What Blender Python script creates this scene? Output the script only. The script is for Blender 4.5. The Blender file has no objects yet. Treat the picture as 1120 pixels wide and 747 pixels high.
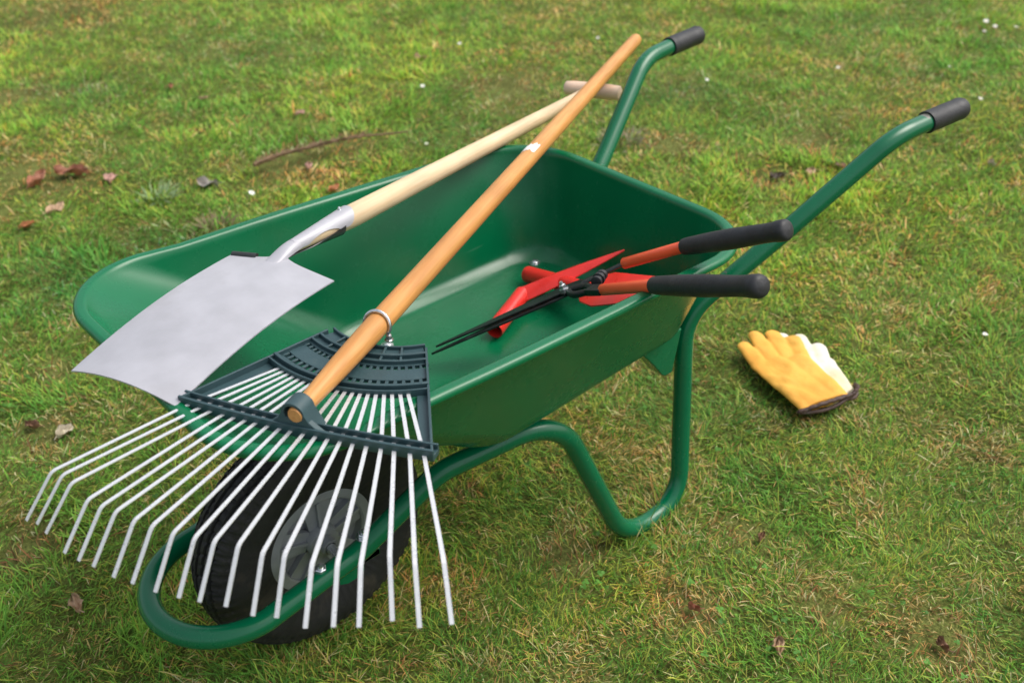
import bpy, math, random
import numpy as np
from mathutils import Vector, Matrix
random.seed(7); RNG = np.random.default_rng(11)
S = bpy.context.scene; COL = S.collection
V = lambda *a: np.array(a[0] if len(a) == 1 else a, float)
def unit(a): a = V(a); return a/np.linalg.norm(a)

# ------------------------------------------------------------------ materials
def new_mat(name):
    m = bpy.data.materials.new(name); m.use_nodes = True
    return m, m.node_tree, m.node_tree.nodes['Principled BSDF']
def node(nt, typ, **kw):
    n = nt.nodes.new(typ)
    for k, v in kw.items():
        if k.startswith('i_'): n.inputs[k[2:].replace('_', ' ')].default_value = v
        else: setattr(n, k, v)
    return n
def mat(name, col, rough=.4, metal=0., var=.15, vscale=20., bump=0., bscale=200., coat=0., stretch=None, dirt=None, dscale=6., dthr=.62, rvar=.12, spec=.5, tint=None):
    """base colour varied by two noises, roughness variation, fine bump, optional dirt patches"""
    m, nt, b = new_mat(name)
    L = nt.links.new
    tc = node(nt, 'ShaderNodeTexCoord'); mp = node(nt, 'ShaderNodeMapping'); L(tc.outputs['Object'], mp.inputs[0])
    if stretch: mp.inputs['Scale'].default_value = stretch
    n1 = node(nt, 'ShaderNodeTexNoise', i_Scale=vscale, i_Detail=6.); L(mp.outputs[0], n1.inputs['Vector'])
    r = node(nt, 'ShaderNodeMapRange', i_From_Min=.3, i_From_Max=.7, i_To_Min=1-var, i_To_Max=1+var); L(n1.outputs[0], r.inputs[0])
    mul = node(nt, 'ShaderNodeMix', data_type='RGBA', blend_type='MULTIPLY'); mul.inputs['Factor'].default_value = 1
    mul.inputs[6].default_value = (*col, 1); L(r.outputs[0], mul.inputs[7]); out = mul.outputs[2]
    if tint:
        nT = node(nt, 'ShaderNodeTexNoise', i_Scale=vscale*.35, i_Detail=4.); L(mp.outputs[0], nT.inputs['Vector'])
        rT = node(nt, 'ShaderNodeMapRange', i_From_Min=.42, i_From_Max=.68); L(nT.outputs[0], rT.inputs[0])
        mT = node(nt, 'ShaderNodeMix', data_type='RGBA'); L(rT.outputs[0], mT.inputs[0]); L(out, mT.inputs[6]); mT.inputs[7].default_value = (*tint, 1); out = mT.outputs[2]
    n2 = node(nt, 'ShaderNodeTexNoise', i_Scale=dscale, i_Detail=8.); n2.inputs['Roughness'].default_value = .65; L(tc.outputs['Object'], n2.inputs['Vector'])
    rr = node(nt, 'ShaderNodeMapRange', i_From_Min=.3, i_From_Max=.7, i_To_Min=max(rough-rvar, .03), i_To_Max=rough+rvar); L(n2.outputs[0], rr.inputs[0]); L(rr.outputs[0], b.inputs['Roughness'])
    if dirt:
        rd = node(nt, 'ShaderNodeMapRange', i_From_Min=dthr, i_From_Max=dthr+.14, i_To_Max=.75); L(n2.outputs[0], rd.inputs[0])
        md = node(nt, 'ShaderNodeMix', data_type='RGBA'); L(rd.outputs[0], md.inputs[0]); L(out, md.inputs[6]); md.inputs[7].default_value = (*dirt, 1); out = md.outputs[2]
    L(out, b.inputs['Base Color'])
    b.inputs['Metallic'].default_value = metal; b.inputs['Specular IOR Level'].default_value = spec
    b.inputs['Coat Weight'].default_value = coat; b.inputs['Coat Roughness'].default_value = .16
    if bump:
        nb = node(nt, 'ShaderNodeTexNoise', i_Scale=bscale, i_Detail=4.); L(mp.outputs[0], nb.inputs['Vector'])
        bp = node(nt, 'ShaderNodeBump', i_Strength=bump, i_Distance=.002); L(nb.outputs[0], bp.inputs['Height']); L(bp.outputs[0], b.inputs['Normal'])
    return m
M = {}
M['paint'] = mat('green_paint', (.0003, .130, .054), .25, var=.10, vscale=9, bump=.03, bscale=55, coat=.15, spec=.45, dirt=(.002, .10, .045), dscale=9, dthr=.66, rvar=.07)
M['tray_paint'] = mat('green_tray_paint', (.0002, .140, .052), .27, var=.12, vscale=6, bump=.028, bscale=14, coat=.10, spec=.42, dirt=(.001, .115, .05), dscale=11, dthr=.62, rvar=.07)
M['rubber_grip'] = mat('black_rubber_grip', (.022, .023, .027), .52, var=.2, vscale=60, bump=.25, bscale=300, dirt=(.06, .06, .062), dscale=40)
M['tyre'] = mat('tyre_rubber', (.013, .013, .014), .72, var=.3, vscale=40, bump=.3, bscale=160, dirt=(.05, .042, .03), dscale=18, dthr=.55)
M['hub'] = mat('grey_hub_plastic', (.225, .24, .255), .5, var=.12, vscale=30, bump=.1, dirt=(.10, .09, .07), dscale=25, dthr=.6)
M['zinc'] = mat('zinc_bolt', (.72, .74, .77), .28, metal=.9, var=.2, vscale=150, bump=.1)
M['plastic'] = mat('slate_green_plastic', (.033, .072, .082), .46, var=.14, vscale=30, bump=.15, bscale=260, dirt=(.07, .10, .10), dscale=30, dthr=.6)
M['tine'] = mat('galvanised_tine', (.78, .79, .80), .30, metal=.40, var=.04, vscale=70, bump=.15, bscale=300, dirt=(.66, .66, .65), dscale=20, dthr=.64)
M['tine_end'] = mat('cut_tine_end', (.05, .05, .09), .5, metal=.3)
M['steel'] = mat('silver_painted_spade', (.445, .445, .485), .44, metal=.12, var=.10, vscale=22, bump=.1, bscale=60, dirt=(.39, .385, .41), dscale=9, dthr=.58, stretch=(1, 1, 1))
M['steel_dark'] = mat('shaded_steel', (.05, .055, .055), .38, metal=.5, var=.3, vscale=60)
M['black_steel'] = mat('blackened_steel', (.018, .022, .022), .36, metal=.35, var=.35, vscale=50, bump=.2, bscale=180, dirt=(.06, .065, .06), dscale=50)
M['red'] = mat('red_paint', (.80, .030, .022), .34, var=.10, vscale=28, bump=.1, bscale=60, coat=.25, dirt=(.45, .02, .02), dscale=26, dthr=.60)
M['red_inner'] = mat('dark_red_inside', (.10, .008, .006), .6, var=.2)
M['orange'] = mat('orange_red_paint', (1.0, .125, .042), .34, var=.08, vscale=30, coat=.2, bump=.06)
M['white'] = mat('white_sticker', (.82, .82, .80), .5, var=.06)
M['brown_trim'] = mat('brown_binding', (.065, .034, .026), .55, var=.4, vscale=90, bump=.5, bscale=400, dirt=(.22, .19, .18), dscale=70, dthr=.60)
M['yellow'] = mat('yellow_leather', (.84, .44, .065), .70, var=.10, vscale=26, bump=.45, bscale=130, tint=(.80, .37, .05))
M['cream'] = mat('cream_cotton', (.86, .80, .68), .85, var=.08, vscale=50, bump=.6, bscale=420, tint=(.78, .66, .42))

def wear(m, spots, col=(.40, .25, .09)):
    """chipped paint at given places (world), plus fine scratches and dusty smears all over"""
    nt = m.node_tree; L = nt.links.new; b = nt.nodes['Principled BSDF']; src = b.inputs['Base Color'].links[0].from_socket
    g = node(nt, 'ShaderNodeNewGeometry'); cur = src
    # scratches: two stretched noises, thresholded thin
    for rot, sc in ((.5, 1.), (-.9, 1.3), (2.0, .8)):
        mp = node(nt, 'ShaderNodeMapping'); mp.inputs['Rotation'].default_value = (0, 0, rot); mp.inputs['Scale'].default_value = (6*sc, 260*sc, 60*sc); L(g.outputs['Position'], mp.inputs[0])
        n_ = node(nt, 'ShaderNodeTexNoise', i_Scale=1., i_Detail=2.); L(mp.outputs[0], n_.inputs['Vector'])
        r_ = node(nt, 'ShaderNodeMapRange', i_From_Min=.735, i_From_Max=.80, i_To_Max=.35); L(n_.outputs[0], r_.inputs[0])
        mx = node(nt, 'ShaderNodeMix', data_type='RGBA'); L(r_.outputs[0], mx.inputs[0]); L(cur, mx.inputs[6]); mx.inputs[7].default_value = (.10, .24, .17, 1); cur = mx.outputs[2]
    nd = node(nt, 'ShaderNodeTexNoise', i_Scale=3.5, i_Detail=9.); nd.inputs['Roughness'].default_value = .7; L(g.outputs['Position'], nd.inputs['Vector'])
    rd = node(nt, 'ShaderNodeMapRange', i_From_Min=.56, i_From_Max=.80, i_To_Max=.10); L(nd.outputs[0], rd.inputs[0])
    md = node(nt, 'ShaderNodeMix', data_type='RGBA'); L(rd.outputs[0], md.inputs[0]); L(cur, md.inputs[6]); md.inputs[7].default_value = (.16, .15, .10, 1); cur = md.outputs[2]
    nn = node(nt, 'ShaderNodeTexNoise', i_Scale=140., i_Detail=4.); L(g.outputs['Position'], nn.inputs['Vector'])
    for (c, sc) in spots:
        mp = node(nt, 'ShaderNodeMapping', vector_type='TEXTURE'); mp.inputs['Location'].default_value = c; mp.inputs['Scale'].default_value = sc; L(g.outputs['Position'], mp.inputs[0])
        ln = node(nt, 'ShaderNodeVectorMath', operation='LENGTH'); L(mp.outputs[0], ln.inputs[0])
        ad = node(nt, 'ShaderNodeMath', operation='ADD'); L(ln.outputs['Value'], ad.inputs[0]); L(nn.outputs[0], ad.inputs[1])
        r_ = node(nt, 'ShaderNodeMapRange', i_From_Min=1.35, i_From_Max=1.5, i_To_Min=1., i_To_Max=0.); L(ad.outputs[0], r_.inputs[0])
        mx = node(nt, 'ShaderNodeMix', data_type='RGBA'); L(r_.outputs[0], mx.inputs[0]); L(cur, mx.inputs[6]); mx.inputs[7].default_value = (*col, 1); cur = mx.outputs[2]
    L(cur, b.inputs['Base Color'])
CHIP = [((-.655, .212, .405), (.013, .013, .022)), ((-.640, .222, .440), (.006, .006, .005)), ((.196, -.06, .571), (.004, .010, .004))]
wear(M['tray_paint'], CHIP)
wear(M['paint'], [((-.74, .176, .392), (.010, .012, .010)), ((-1.10, .285, .60), (.008, .01, .008)), ((.02, .11, .215), (.010, .006, .006))], (.12, .12, .10))

def wood_mat(name, c1, c2, c3, rough, axis):
    """grain running along a world axis direction"""
    m, nt, b = new_mat(name); L = nt.links.new
    tc = node(nt, 'ShaderNodeTexCoord')
    # rotate object space so that X runs along the handle, then squash it
    q = Vector(axis).to_track_quat('X', 'Z').inverted().to_euler()
    mp = node(nt, 'ShaderNodeMapping', vector_type='POINT'); mp.inputs['Rotation'].default_value = q; L(tc.outputs['Object'], mp.inputs[0])
    m2 = node(nt, 'ShaderNodeMapping'); m2.inputs['Scale'].default_value = (.05, 1, 1); L(mp.outputs[0], m2.inputs[0])
    n1 = node(nt, 'ShaderNodeTexNoise', i_Scale=260., i_Detail=6.); L(m2.outputs[0], n1.inputs['Vector'])
    n2 = node(nt, 'ShaderNodeTexNoise', i_Scale=34., i_Detail=3.); L(m2.outputs[0], n2.inputs['Vector'])
    n3 = node(nt, 'ShaderNodeTexNoise', i_Scale=9., i_Detail=3.); L(tc.outputs['Object'], n3.inputs['Vector'])
    cr = node(nt, 'ShaderNodeValToRGB'); cr.color_ramp.elements[0].position = .38; cr.color_ramp.elements[1].position = .62
    cr.color_ramp.elements[0].color = (*c2, 1); cr.color_ramp.elements[1].color = (*c1, 1); L(n1.outputs[0], cr.inputs[0])
    r = node(nt, 'ShaderNodeMapRange', i_From_Min=.42, i_From_Max=.66, i_To_Max=.55); L(n2.outputs[0], r.inputs[0])
    mx = node(nt, 'ShaderNodeMix', data_type='RGBA'); L(r.outputs[0], mx.inputs[0]); L(cr.outputs[0], mx.inputs[6]); mx.inputs[7].default_value = (*c3, 1)
    r3 = node(nt, 'ShaderNodeMapRange', i_From_Min=.3, i_From_Max=.7, i_To_Min=.86, i_To_Max=1.1); L(n3.outputs[0], r3.inputs[0])
    mu = node(nt, 'ShaderNodeMix', data_type='RGBA', blend_type='MULTIPLY'); mu.inputs[0].default_value = 1; L(mx.outputs[2], mu.inputs[6]); L(r3.outputs[0], mu.inputs[7])
    L(mu.outputs[2], b.inputs['Base Color']); b.inputs['Roughness'].default_value = rough
    bp = node(nt, 'ShaderNodeBump', i_Strength=.2, i_Distance=.001); L(n1.outputs[0], bp.inputs['Height']); L(bp.outputs[0], b.inputs['Normal'])
    return m

# ------------------------------------------------------------------ mesh helpers
def thing(name, loc, label, cat, group=None):
    o = bpy.data.objects.new(name, None); COL.objects.link(o); o.location = loc; o.empty_display_size = .05
    o['label'] = label; o['category'] = cat
    if group: o['group'] = group
    o['_root'] = list(map(float, loc)); return o
def root_of(o):
    while o.parent: o = o.parent
    return V(o['_root']) if '_root' in o.keys() else V(0, 0, 0)
def smooth_by_angle(me, ang=40):
    import bmesh
    bm = bmesh.new(); bm.from_mesh(me)
    bmesh.ops.recalc_face_normals(bm, faces=bm.faces)
    for f in bm.faces: f.smooth = True
    for e in bm.edges:
        if len(e.link_faces) == 2 and e.calc_face_angle(0) > math.radians(ang): e.smooth = False
    bm.to_mesh(me); bm.free()
class MB:
    """collects shapes given in world coordinates and links them as ONE mesh object"""
    def __init__(s): s.v = []; s.f = []; s.mi = []
    def add(s, v, f, mi=0):
        o = len(s.v); s.v += [tuple(map(float, p)) for p in v]; s.f += [tuple(o+i for i in q) for q in f]; s.mi += [mi]*len(f); return s
    def sweep(s, pts, rad, n=16, caps=True, mi=0, squash=None, up=None):
        pts = [V(p) for p in pts]; N = len(pts)
        rad = [rad]*N if np.isscalar(rad) else rad
        T = [unit(pts[min(i+1, N-1)]-pts[max(i-1, 0)]) for i in range(N)]
        a = V(up) if up is not None else (V(0, 0, 1) if abs(T[0][2]) < .9 else V(1, 0, 0))
        u = unit(a-T[0]*(a@T[0])); vs = []
        for i in range(N):
            u = unit(u-T[i]*(u@T[i])); w = np.cross(T[i], u)
            sq = squash if squash else (1, 1)
            for k in range(n):
                t = 2*math.pi*k/n; vs.append(pts[i]+rad[i]*(math.cos(t)*u*sq[0]+math.sin(t)*w*sq[1]))
        fs = [(i*n+k, i*n+(k+1) % n, (i+1)*n+(k+1) % n, (i+1)*n+k) for i in range(N-1) for k in range(n)]
        if caps: fs += [tuple(range(n-1, -1, -1)), tuple((N-1)*n+k for k in range(n))]
        return s.add(vs, fs, mi)
    def lathe(s, c, ax, prof, n=32, mi=0, closed=False, rfun=None):
        """prof: list of (distance along axis, radius)"""
        c = V(c); ax = unit(ax); a = V(0, 0, 1) if abs(ax[2]) < .9 else V(1, 0, 0); u = unit(a-ax*(a@ax)); w = np.cross(ax, u)
        vs = []
        for (h, r) in prof:
            for k in range(n):
                t = 2*math.pi*k/n; q = r if rfun is None else rfun(h, r, t)
                vs.append(c+ax*h+q*(math.cos(t)*u+math.sin(t)*w))
        m = len(prof); R = range(m if closed else m-1)
        fs = [(i*n+k, i*n+(k+1) % n, ((i+1) % m)*n+(k+1) % n, ((i+1) % m)*n+k) for i in R for k in range(n)]
        if not closed:
            if prof[0][1] > 1e-5: fs.append(tuple(range(n-1, -1, -1)))
            if prof[-1][1] > 1e-5: fs.append(tuple((m-1)*n+k for k in range(n)))
        return s.add(vs, fs, mi)
    def prism(s, poly, O, a, b, n, t0, t1, mi=0):
        """poly in (a,b) axes at O, extruded along n from t0 to t1"""
        O, a, b, n = V(O), V(a), V(b), V(n); k = len(poly)
        vs = [O+a*p+b*q+n*t0 for p, q in poly]+[O+a*p+b*q+n*t1 for p, q in poly]
        fs = [tuple(range(k-1, -1, -1)), tuple(range(k, 2*k))]+[(i, (i+1) % k, k+(i+1) % k, k+i) for i in range(k)]
        return s.add(vs, fs, mi)
    def bar(s, A, B, w, t, up, mi=0):
        """flat bar from A to B, width w (sideways), thickness t (along up)"""
        A, B = V(A), V(B); d = unit(B-A); up = unit(V(up)-d*(V(up)@d)); sd = np.cross(d, up)
        vs = [P+sd*x*w/2+up*y*t/2 for P in (A, B) for x, y in ((-1, -1), (1, -1), (1, 1), (-1, 1))]
        return s.add(vs, [(3, 2, 1, 0), (4, 5, 6, 7), (0, 1, 5, 4), (1, 2, 6, 5), (2, 3, 7, 6), (3, 0, 4, 7)], mi)
    def build(s, name, m, parent=None, ang=40, label=None, bevel=0):
        me = bpy.data.meshes.new(name); R = root_of(parent) if parent else V(0, 0, 0)
        me.from_pydata([tuple(V(p)-R) for p in s.v], [], s.f); 
        for mm in (m if isinstance(m, (list, tuple)) else [m]): me.materials.append(mm)
        me.polygons.foreach_set('material_index', s.mi)
        smooth_by_angle(me, ang)
        o = bpy.data.objects.new(name, me); COL.objects.link(o)
        if parent: o.parent = parent
        if label: o['label'] = label
        if bevel:
            md = o.modifiers.new('bevel', 'BEVEL'); md.width = bevel; md.segments = 2; md.limit_method = 'ANGLE'; md.angle_limit = math.radians(40)
        return o
def tagtop(o, label, cat, group=None, kind=None):
    if label: o['label'] = label
    if cat: o['category'] = cat
    if group: o['group'] = group
    if kind: o['kind'] = kind
    return o
def fillet(P, R, n=10):
    """polyline P with corner radii R turned into a smooth path"""
    P = [V(p) for p in P]; out = [P[0]]
    for i in range(1, len(P)-1):
        a, b, c = P[i-1], P[i], P[i+1]; r = R[i]
        d1, d2 = unit(a-b), unit(c-b); ang = math.acos(max(-1, min(1, d1@d2)))
        if r <= 0 or abs(math.pi-ang) < .02: out.append(b); continue
        t = min(r/math.tan(ang/2), .49*np.linalg.norm(a-b), .49*np.linalg.norm(c-b)); r = t*math.tan(ang/2)
        bis = unit(d1+d2); cen = b+bis*(r/math.sin(ang/2)); p0, p1 = b+d1*t, b+d2*t
        v0, v1 = unit(p0-cen), unit(p1-cen); om = math.acos(max(-1, min(1, v0@v1)))
        for k in range(n+1):
            s = k/n; out.append(cen+r*(math.sin((1-s)*om)*v0+math.sin(s*om)*v1)/math.sin(om))
    out.append(P[-1]); return out
def catmull(P, n=8):
    P = [V(p) for p in P]; Q = [2*P[0]-P[1]]+P+[2*P[-1]-P[-2]]; out = []
    for i in range(1, len(Q)-2):
        for k in range(n):
            t = k/n; a, b, c, d = Q[i-1:i+3]
            out.append(.5*((2*b)+(-a+c)*t+(2*a-5*b+4*c-d)*t*t+(-a+3*b-3*c+d)*t**3))
    out.append(P[-1]); return out
def mirror(P): return [V(p[0], -p[1], p[2]) for p in P]

# ------------------------------------------------------------------ noise (numpy value noise)
_T = np.random.default_rng(5).random((256, 256))
def vnoise(x, y, s):
    x = np.asarray(x)/s+1000.37; y = np.asarray(y)/s+1000.71
    xi = np.floor(x).astype(int); yi = np.floor(y).astype(int); fx = x-xi; fy = y-yi
    fx = fx*fx*(3-2*fx); fy = fy*fy*(3-2*fy); g = lambda a, b: _T[a % 256, b % 256]
    return (g(xi, yi)*(1-fx)+g(xi+1, yi)*fx)*(1-fy)+(g(xi, yi+1)*(1-fx)+g(xi+1, yi+1)*fx)*fy
def fbm(x, y, s): return vnoise(x, y, s)*.5+vnoise(y+7.3, x-3.1, s*.47)*.3+vnoise(x-11., y+5., s*.21)*.2
def ground_h(x, y):
    r = np.hypot(np.asarray(x)+1, np.asarray(y)+1); fade = np.clip((14-r)/6, 0, 1)
    return ((fbm(x, y, .55)-.5)*.020+(vnoise(x, y, .09)-.5)*.006)*fade-.004

# ================================================================== THE WHEELBARROW
wb = thing('wheelbarrow', (-.25, 0, 0), 'green metal wheelbarrow standing on the lawn with garden tools laid across its tray', 'wheelbarrow')
RT = .016
half = [(-1.120, .287, .587), (-1.024, .278, .585), (-.845, .213, .457), (-.668, .150, .337), (-.611, .209, .000), (-.470, .209, -.006),
        (-.340, .183, .322), (-.148, .136, .298), (-.015, .108, .210), (.142, .109, .190)]
rads = [0, .13, 0, .10, .072, .105, .10, .10, .08, 0]
hp = fillet(half, rads, 14)
arc = [V(.142+.109*math.sin(t), .109*math.cos(t), .190) for t in np.linspace(0, math.pi, 33)[1:-1]]
path = hp+arc+mirror(hp)[::-1]
fr = MB(); fr.sweep(path, RT, 20); frame = fr.build('frame', M['paint'], wb)
for sgn in (1, -1):
    a = V(-1.105, .2855*sgn, .587); d = unit(V(-1.203, .2935*sgn, .586)-a)
    prof = [(0, .0165), (0, .0188), (.003, .0196), (.010, .0190), (.050, .0192), (.085, .0190), (.094, .0196), (.101, .0180), (.104, .012), (.105, .0)]
    g = MB(); g.lathe(a, d, prof, 28)
    g.build('grip', M['rubber_grip'], wb, 50)

# ---- tray
def tray_loop(xb, xf, hb, hf, rb, rf, zb, zf, nc=14, ns=10):
    """rounded trapezoid loop, counter-clockwise; z runs linearly from zb at xb to zf at xf"""
    pts = []; hm = (hb+hf)/2
    def corner(cx, cy, r, a0):
        for k in range(nc+1):
            t = a0+math.pi/2*k/nc; pts.append((cx+r*math.cos(t), cy+r*math.sin(t)))
    def line(p, q):
        for k in range(1, ns): pts.append((p[0]+(q[0]-p[0])*k/ns, p[1]+(q[1]-p[1])*k/ns))
    corner(xf-rf, hm-rf, rf, 0); e = pts[-1]; line(e, (xb+rb, hm)); corner(xb+rb, hm-rb, rb, math.pi/2)
    line(pts[-1], (xb, -hm+rb)); corner(xb+rb, -hm+rb, rb, math.pi); line(pts[-1], (xf-rf, -hm)); corner(xf-rf, -hm+rf, rf, -math.pi/2)
    line(pts[-1], pts[0])
    out = []
    for x, y in pts:
        s = (x-xb)/(xf-xb); h = hb+(hf-hb)*s; out.append(V(x, y*h/hm, zb+(zf-zb)*s))
    return out
ZF = .338
L0 = (-.650, -.155, .192, .200, .082, .080, ZF, ZF)          # floor
L1 = (-.688, .172, .262, .272, .118, .120, .5205, .5745)      # rim, inner edge
def lerp(a, b, t): return tuple(p+(q-p)*t for p, q in zip(a, b))
def grow(p, d, dz=0): return (p[0]-d, p[1]+d, p[2]+d, p[3]+d, p[4]+d, p[5]+d, p[6]+dz, p[7]+dz)
levels = []
for k in (.06, .3, .55, .8, .95): levels.append(lerp((-.40, -.39, .004, .005, .003, .003, ZF, ZF), grow(L0, -.022), k))
levels += [grow(L0, -.022), grow(L0, -.019, .0008), grow(L0, -.014, .0030), grow(L0, -.004, .0100), grow(L0, .002, .0150), grow(L0, .005, .0200)]
lo = grow(L0, .006, .0235)
for t in (.05, .15, .3, .5, .7, .85, .96): levels.append(lerp(lo, L1, t))
levels += [grow(L1, -.0005, .000), grow(L1, .002, .0035), grow(L1, .005, .0045), grow(L1, .012, .0045)]
for k in range(9):
    t = math.pi/2-math.pi*1.25*k/8; levels.append(grow(L1, .012+.0065*math.cos(t), -.002+.0065*math.sin(t)))
# the front lip is pressed wider than the sides
tv = []; n0 = None
for li, l in enumerate(levels):
    lp = tray_loop(*l); n0 = len(lp)
    tv += lp
tf = []
for i in range(len(levels)-1):
    for k in range(n0): tf.append((i*n0+k, i*n0+(k+1) % n0, (i+1)*n0+(k+1) % n0, (i+1)*n0+k))
tf.append(tuple(range(n0)))
# pressed stiffening creases: shallow ribs across the sloping front wall and a slight dish in floor
P = np.array(tv)
def gauss(x, s): return np.exp(-(x/s)**2)
fl = (np.abs(P[:, 2]-ZF) < .004)
P[fl, 2] += .0022*np.sin(P[fl, 0]*17)*gauss(P[fl, 1], .12)
fw = (P[:, 0] > -.16) & (P[:, 2] < .57) & (P[:, 2] > .345)
P[fw, 2] += .004*np.sin(P[fw, 1]*26)*gauss(P[fw, 0]-.0, .10)
tr = MB(); tr.add(P, tf); tray = tr.build('tray', M['tray_paint'], wb, 60)
sd = tray.modifiers.new('sheet', 'SOLIDIFY'); sd.thickness = .0014; sd.offset = 0
def bolt(c, ax, parent, r=.0085, name='bolt', dome=True):
    b = MB(); ax = unit(ax)
    if dome: b.lathe(c, ax, [(0, r*1.25), (.0012, r*1.25), (.0014, r), (.0035, r*.92), (.0052, r*.6), (.0058, 0)], 20)
    else:
        b.lathe(c, ax, [(0, r*1.35), (.0015, r*1.35), (.0016, r*.9)], 20)
        b.lathe(V(c)+ax*.0015, ax, [(0, r), (.006, r), (.007, r*.85)], 6)
        b.lathe(V(c)+ax*.007, ax, [(0, r*.55), (.006, r*.5), (.007, 0)], 14)
    return b.build(name, M['zinc'], parent, 35)
for (x, y) in ((-.253, -.128), (-.607, -.156), (-.253, .128), (-.607, .156)): bolt((x, y, ZF+.0012), (0, 0, 1), tray)
# worn spot of primer on the outside rear corner
# ---- leg brackets (folded gussets between the tray and the top of each leg)
for sgn in (1, -1):
    b = MB(); poly = [(-.535, .336), (-.572, .290), (-.592, .262), (-.600, .256), (-.618, .256), (-.636, .336)]
    b.prism(poly, (0, .155*sgn, 0), (1, 0, 0), (0, 0, 1), (0, 1, 0), -.016, .016)
    b.build('leg_bracket', M['paint'], wb, 30, bevel=.002)

# ---- wheel
WC = V(0, 0, .1876)
yp = [(-.026, .086), (-.032, .088), (-.037, .096), (-.043, .115), (-.0465, .136), (-.046, .152), (-.0425, .164), (-.0405, .166), (-.040, .171), (-.036, .1765),
      (-.030, .1805), (-.029, .1770), (-.025, .1780), (-.024, .1832), (-.016, .1855), (-.0150, .1818), (-.0110, .1824), (-.010, .1868), (-.0035, .1876), (-.0025, .1835)]
yp = yp+[(-a, b) for a, b in yp[::-1]]
def tread(h, r, t):
    a = abs(h); k = t/(2*math.pi)*64
    if .017 < r < .1 or a > .043: return r
    if .034 < a <= .043: return r-(.0035 if (k % 1) < .38 else 0)
    if .009 < a < .031: return r-(.0028 if ((k+(.5 if a > .02 else 0)+a*30) % 1) < .22 else 0)
    return r-(.002 if ((k*.5+h*20) % 1) < .12 else 0)
rim = MB()
def disc(y0, prof, n=64): rim.lathe(WC, (0, 1, 0), prof, n, closed=True)
for s in (1, -1):
    f = lambda L: [(s*h, r) for h, r in L]
    disc(0, f([(.026, .0895), (.031, .0885), (.032, .085), (.0315, .074), (.029, .071), (.016, .069), (.016, .0865)]))
    disc(0, f([(.014, .072), (.016, .070), (.014, .024), (.010, .024), (.010, .072)]))
    disc(0, f([(.012, .028), (.034, .026), (.037, .0235), (.0375, .014), (.052, .013), (.052, .009), (.010, .009)]))
    for k in range(5):
        t = 2*math.pi*k/5+.35; rd = V(math.cos(t), 0, math.sin(t)); td = V(-math.sin(t), 0, math.cos(t))
        # wide raised spoke with a thin central rib
        for (w0, w1, ya, yb) in ((.017, .024, .016, .026), (.0025, .0025, .026, .0315)):
            vs = [WC+rd*r_+td*q*w+V(0, s*y_, 0) for r_, w in ((.024, w0), (.0715, w1)) for q in (-1, 1) for y_ in (ya, yb)]
            rim.add(vs, [(0, 1, 3, 2), (4, 6, 7, 5), (0, 4, 5, 1), (2, 3, 7, 6), (1, 5, 7, 3), (0, 2, 6, 4)])
wheel = rim.build('wheel', M['hub'], wb, 35, label='grey plastic wheel centre with five broad spokes')
ty = MB(); ty.lathe(WC, (0, 1, 0), yp, 512, closed=True, rfun=tread); ty.build('tyre', M['tyre'], wheel, 45)
ax = MB(); ax.lathe(WC+V(0, -.105, 0), (0, 1, 0), [(0, .007), (.001, .008), (.209, .008), (.21, .007)], 20); ax.build('axle', M['zinc'], wheel)
for sgn in (1, -1):
    b = MB(); y = .100*sgn
    b.prism([(-.052, .0), (.058, .0), (.062, .006), (.058, .012), (.022, .014), (.020, -.012), (.008, -.018), (-.008, -.018), (-.020, -.012), (-.022, .014), (-.052, .012)],
            (0, y, .178), (1, 0, 0), (0, 0, 1), (0, 1, 0), -.004, .004)
    br = b.build('axle_bracket', M['paint'], wb, 30, bevel=.001)
    for bx, bz in ((-.027, .2315), (.048, .2145)): bolt((bx, (.106 if bx > 0 else .107)*sgn, bz), (-.08*0, 0.12*sgn, 1), br, .0085, dome=False)

# ================================================================== THE SPADE
N_ = V(-.107, -.106, .591); G_ = V(-.608, -.258, .545)
sd_ = unit(G_-N_); Tend = N_+sd_*.862
M['ash'] = wood_mat('pale_ash_wood', (.80, .63, .41), (.72, .53, .32), (.64, .46, .27), .5, sd_)
spade = thing('spade', (-.07, -.08, .58), 'silver garden spade with pale wooden T handle lying across the wheelbarrow tray', 'spade')
SM = V(-.070, -.082, .5875); TM = V(.2135, .026, .5875)
bd = unit(TM-SM); bl = unit(np.cross(V(0, 0, 1), bd)); BL = np.linalg.norm(TM-SM)
if (bl@V(-.5, .86, 0)) < 0: bl = -bl
upb = V(0, 0, 1)
nu, nv = 34, 24; vs = []; 
for layer in (0, 1):
    for i in range(nu+1):
        s = i/nu; u = s*BL; w = .0885-.0055*s
        for j in range(nv+1):
            q = -1+2*j/nv
            uu = u-(.007*(1-q*q) if False else 0)
            uu = u+.004*(1-s)*(abs(q))*0 - (1-s)*.012*(1-abs(q))
            arch = .011*math.sin(math.pi*min(1, s*.95+.02))**.9-.003*s*s
            camber = .011*(1-q*q)*(.25+.75*s)
            p0 = SM+bd*uu+bl*(q*w); rel = (p0-N_)[:2]; sh = -unit(sd_[:2]); al = rel@sh; dd = abs(rel[0]*sh[1]-rel[1]*sh[0])
            # the crown: the socket flares into the blade as a raised, pointed ridge
            fade = max(0., 1-max(0., al+.005)/.115); cw = .0075+.0095*fade
            neck = .006*fade**1.5*math.exp(-(dd/cw)**2)+.004*fade*math.exp(-(dd/.035)**2)
            pull = .010*math.exp(-(dd/.020)**2)*max(0, 1-s*4)
            vs.append(p0-bd*pull*.3+upb*(arch+camber+neck-.0065-.0018*layer))
m_ = (nu+1)*(nv+1); fs = []
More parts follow.
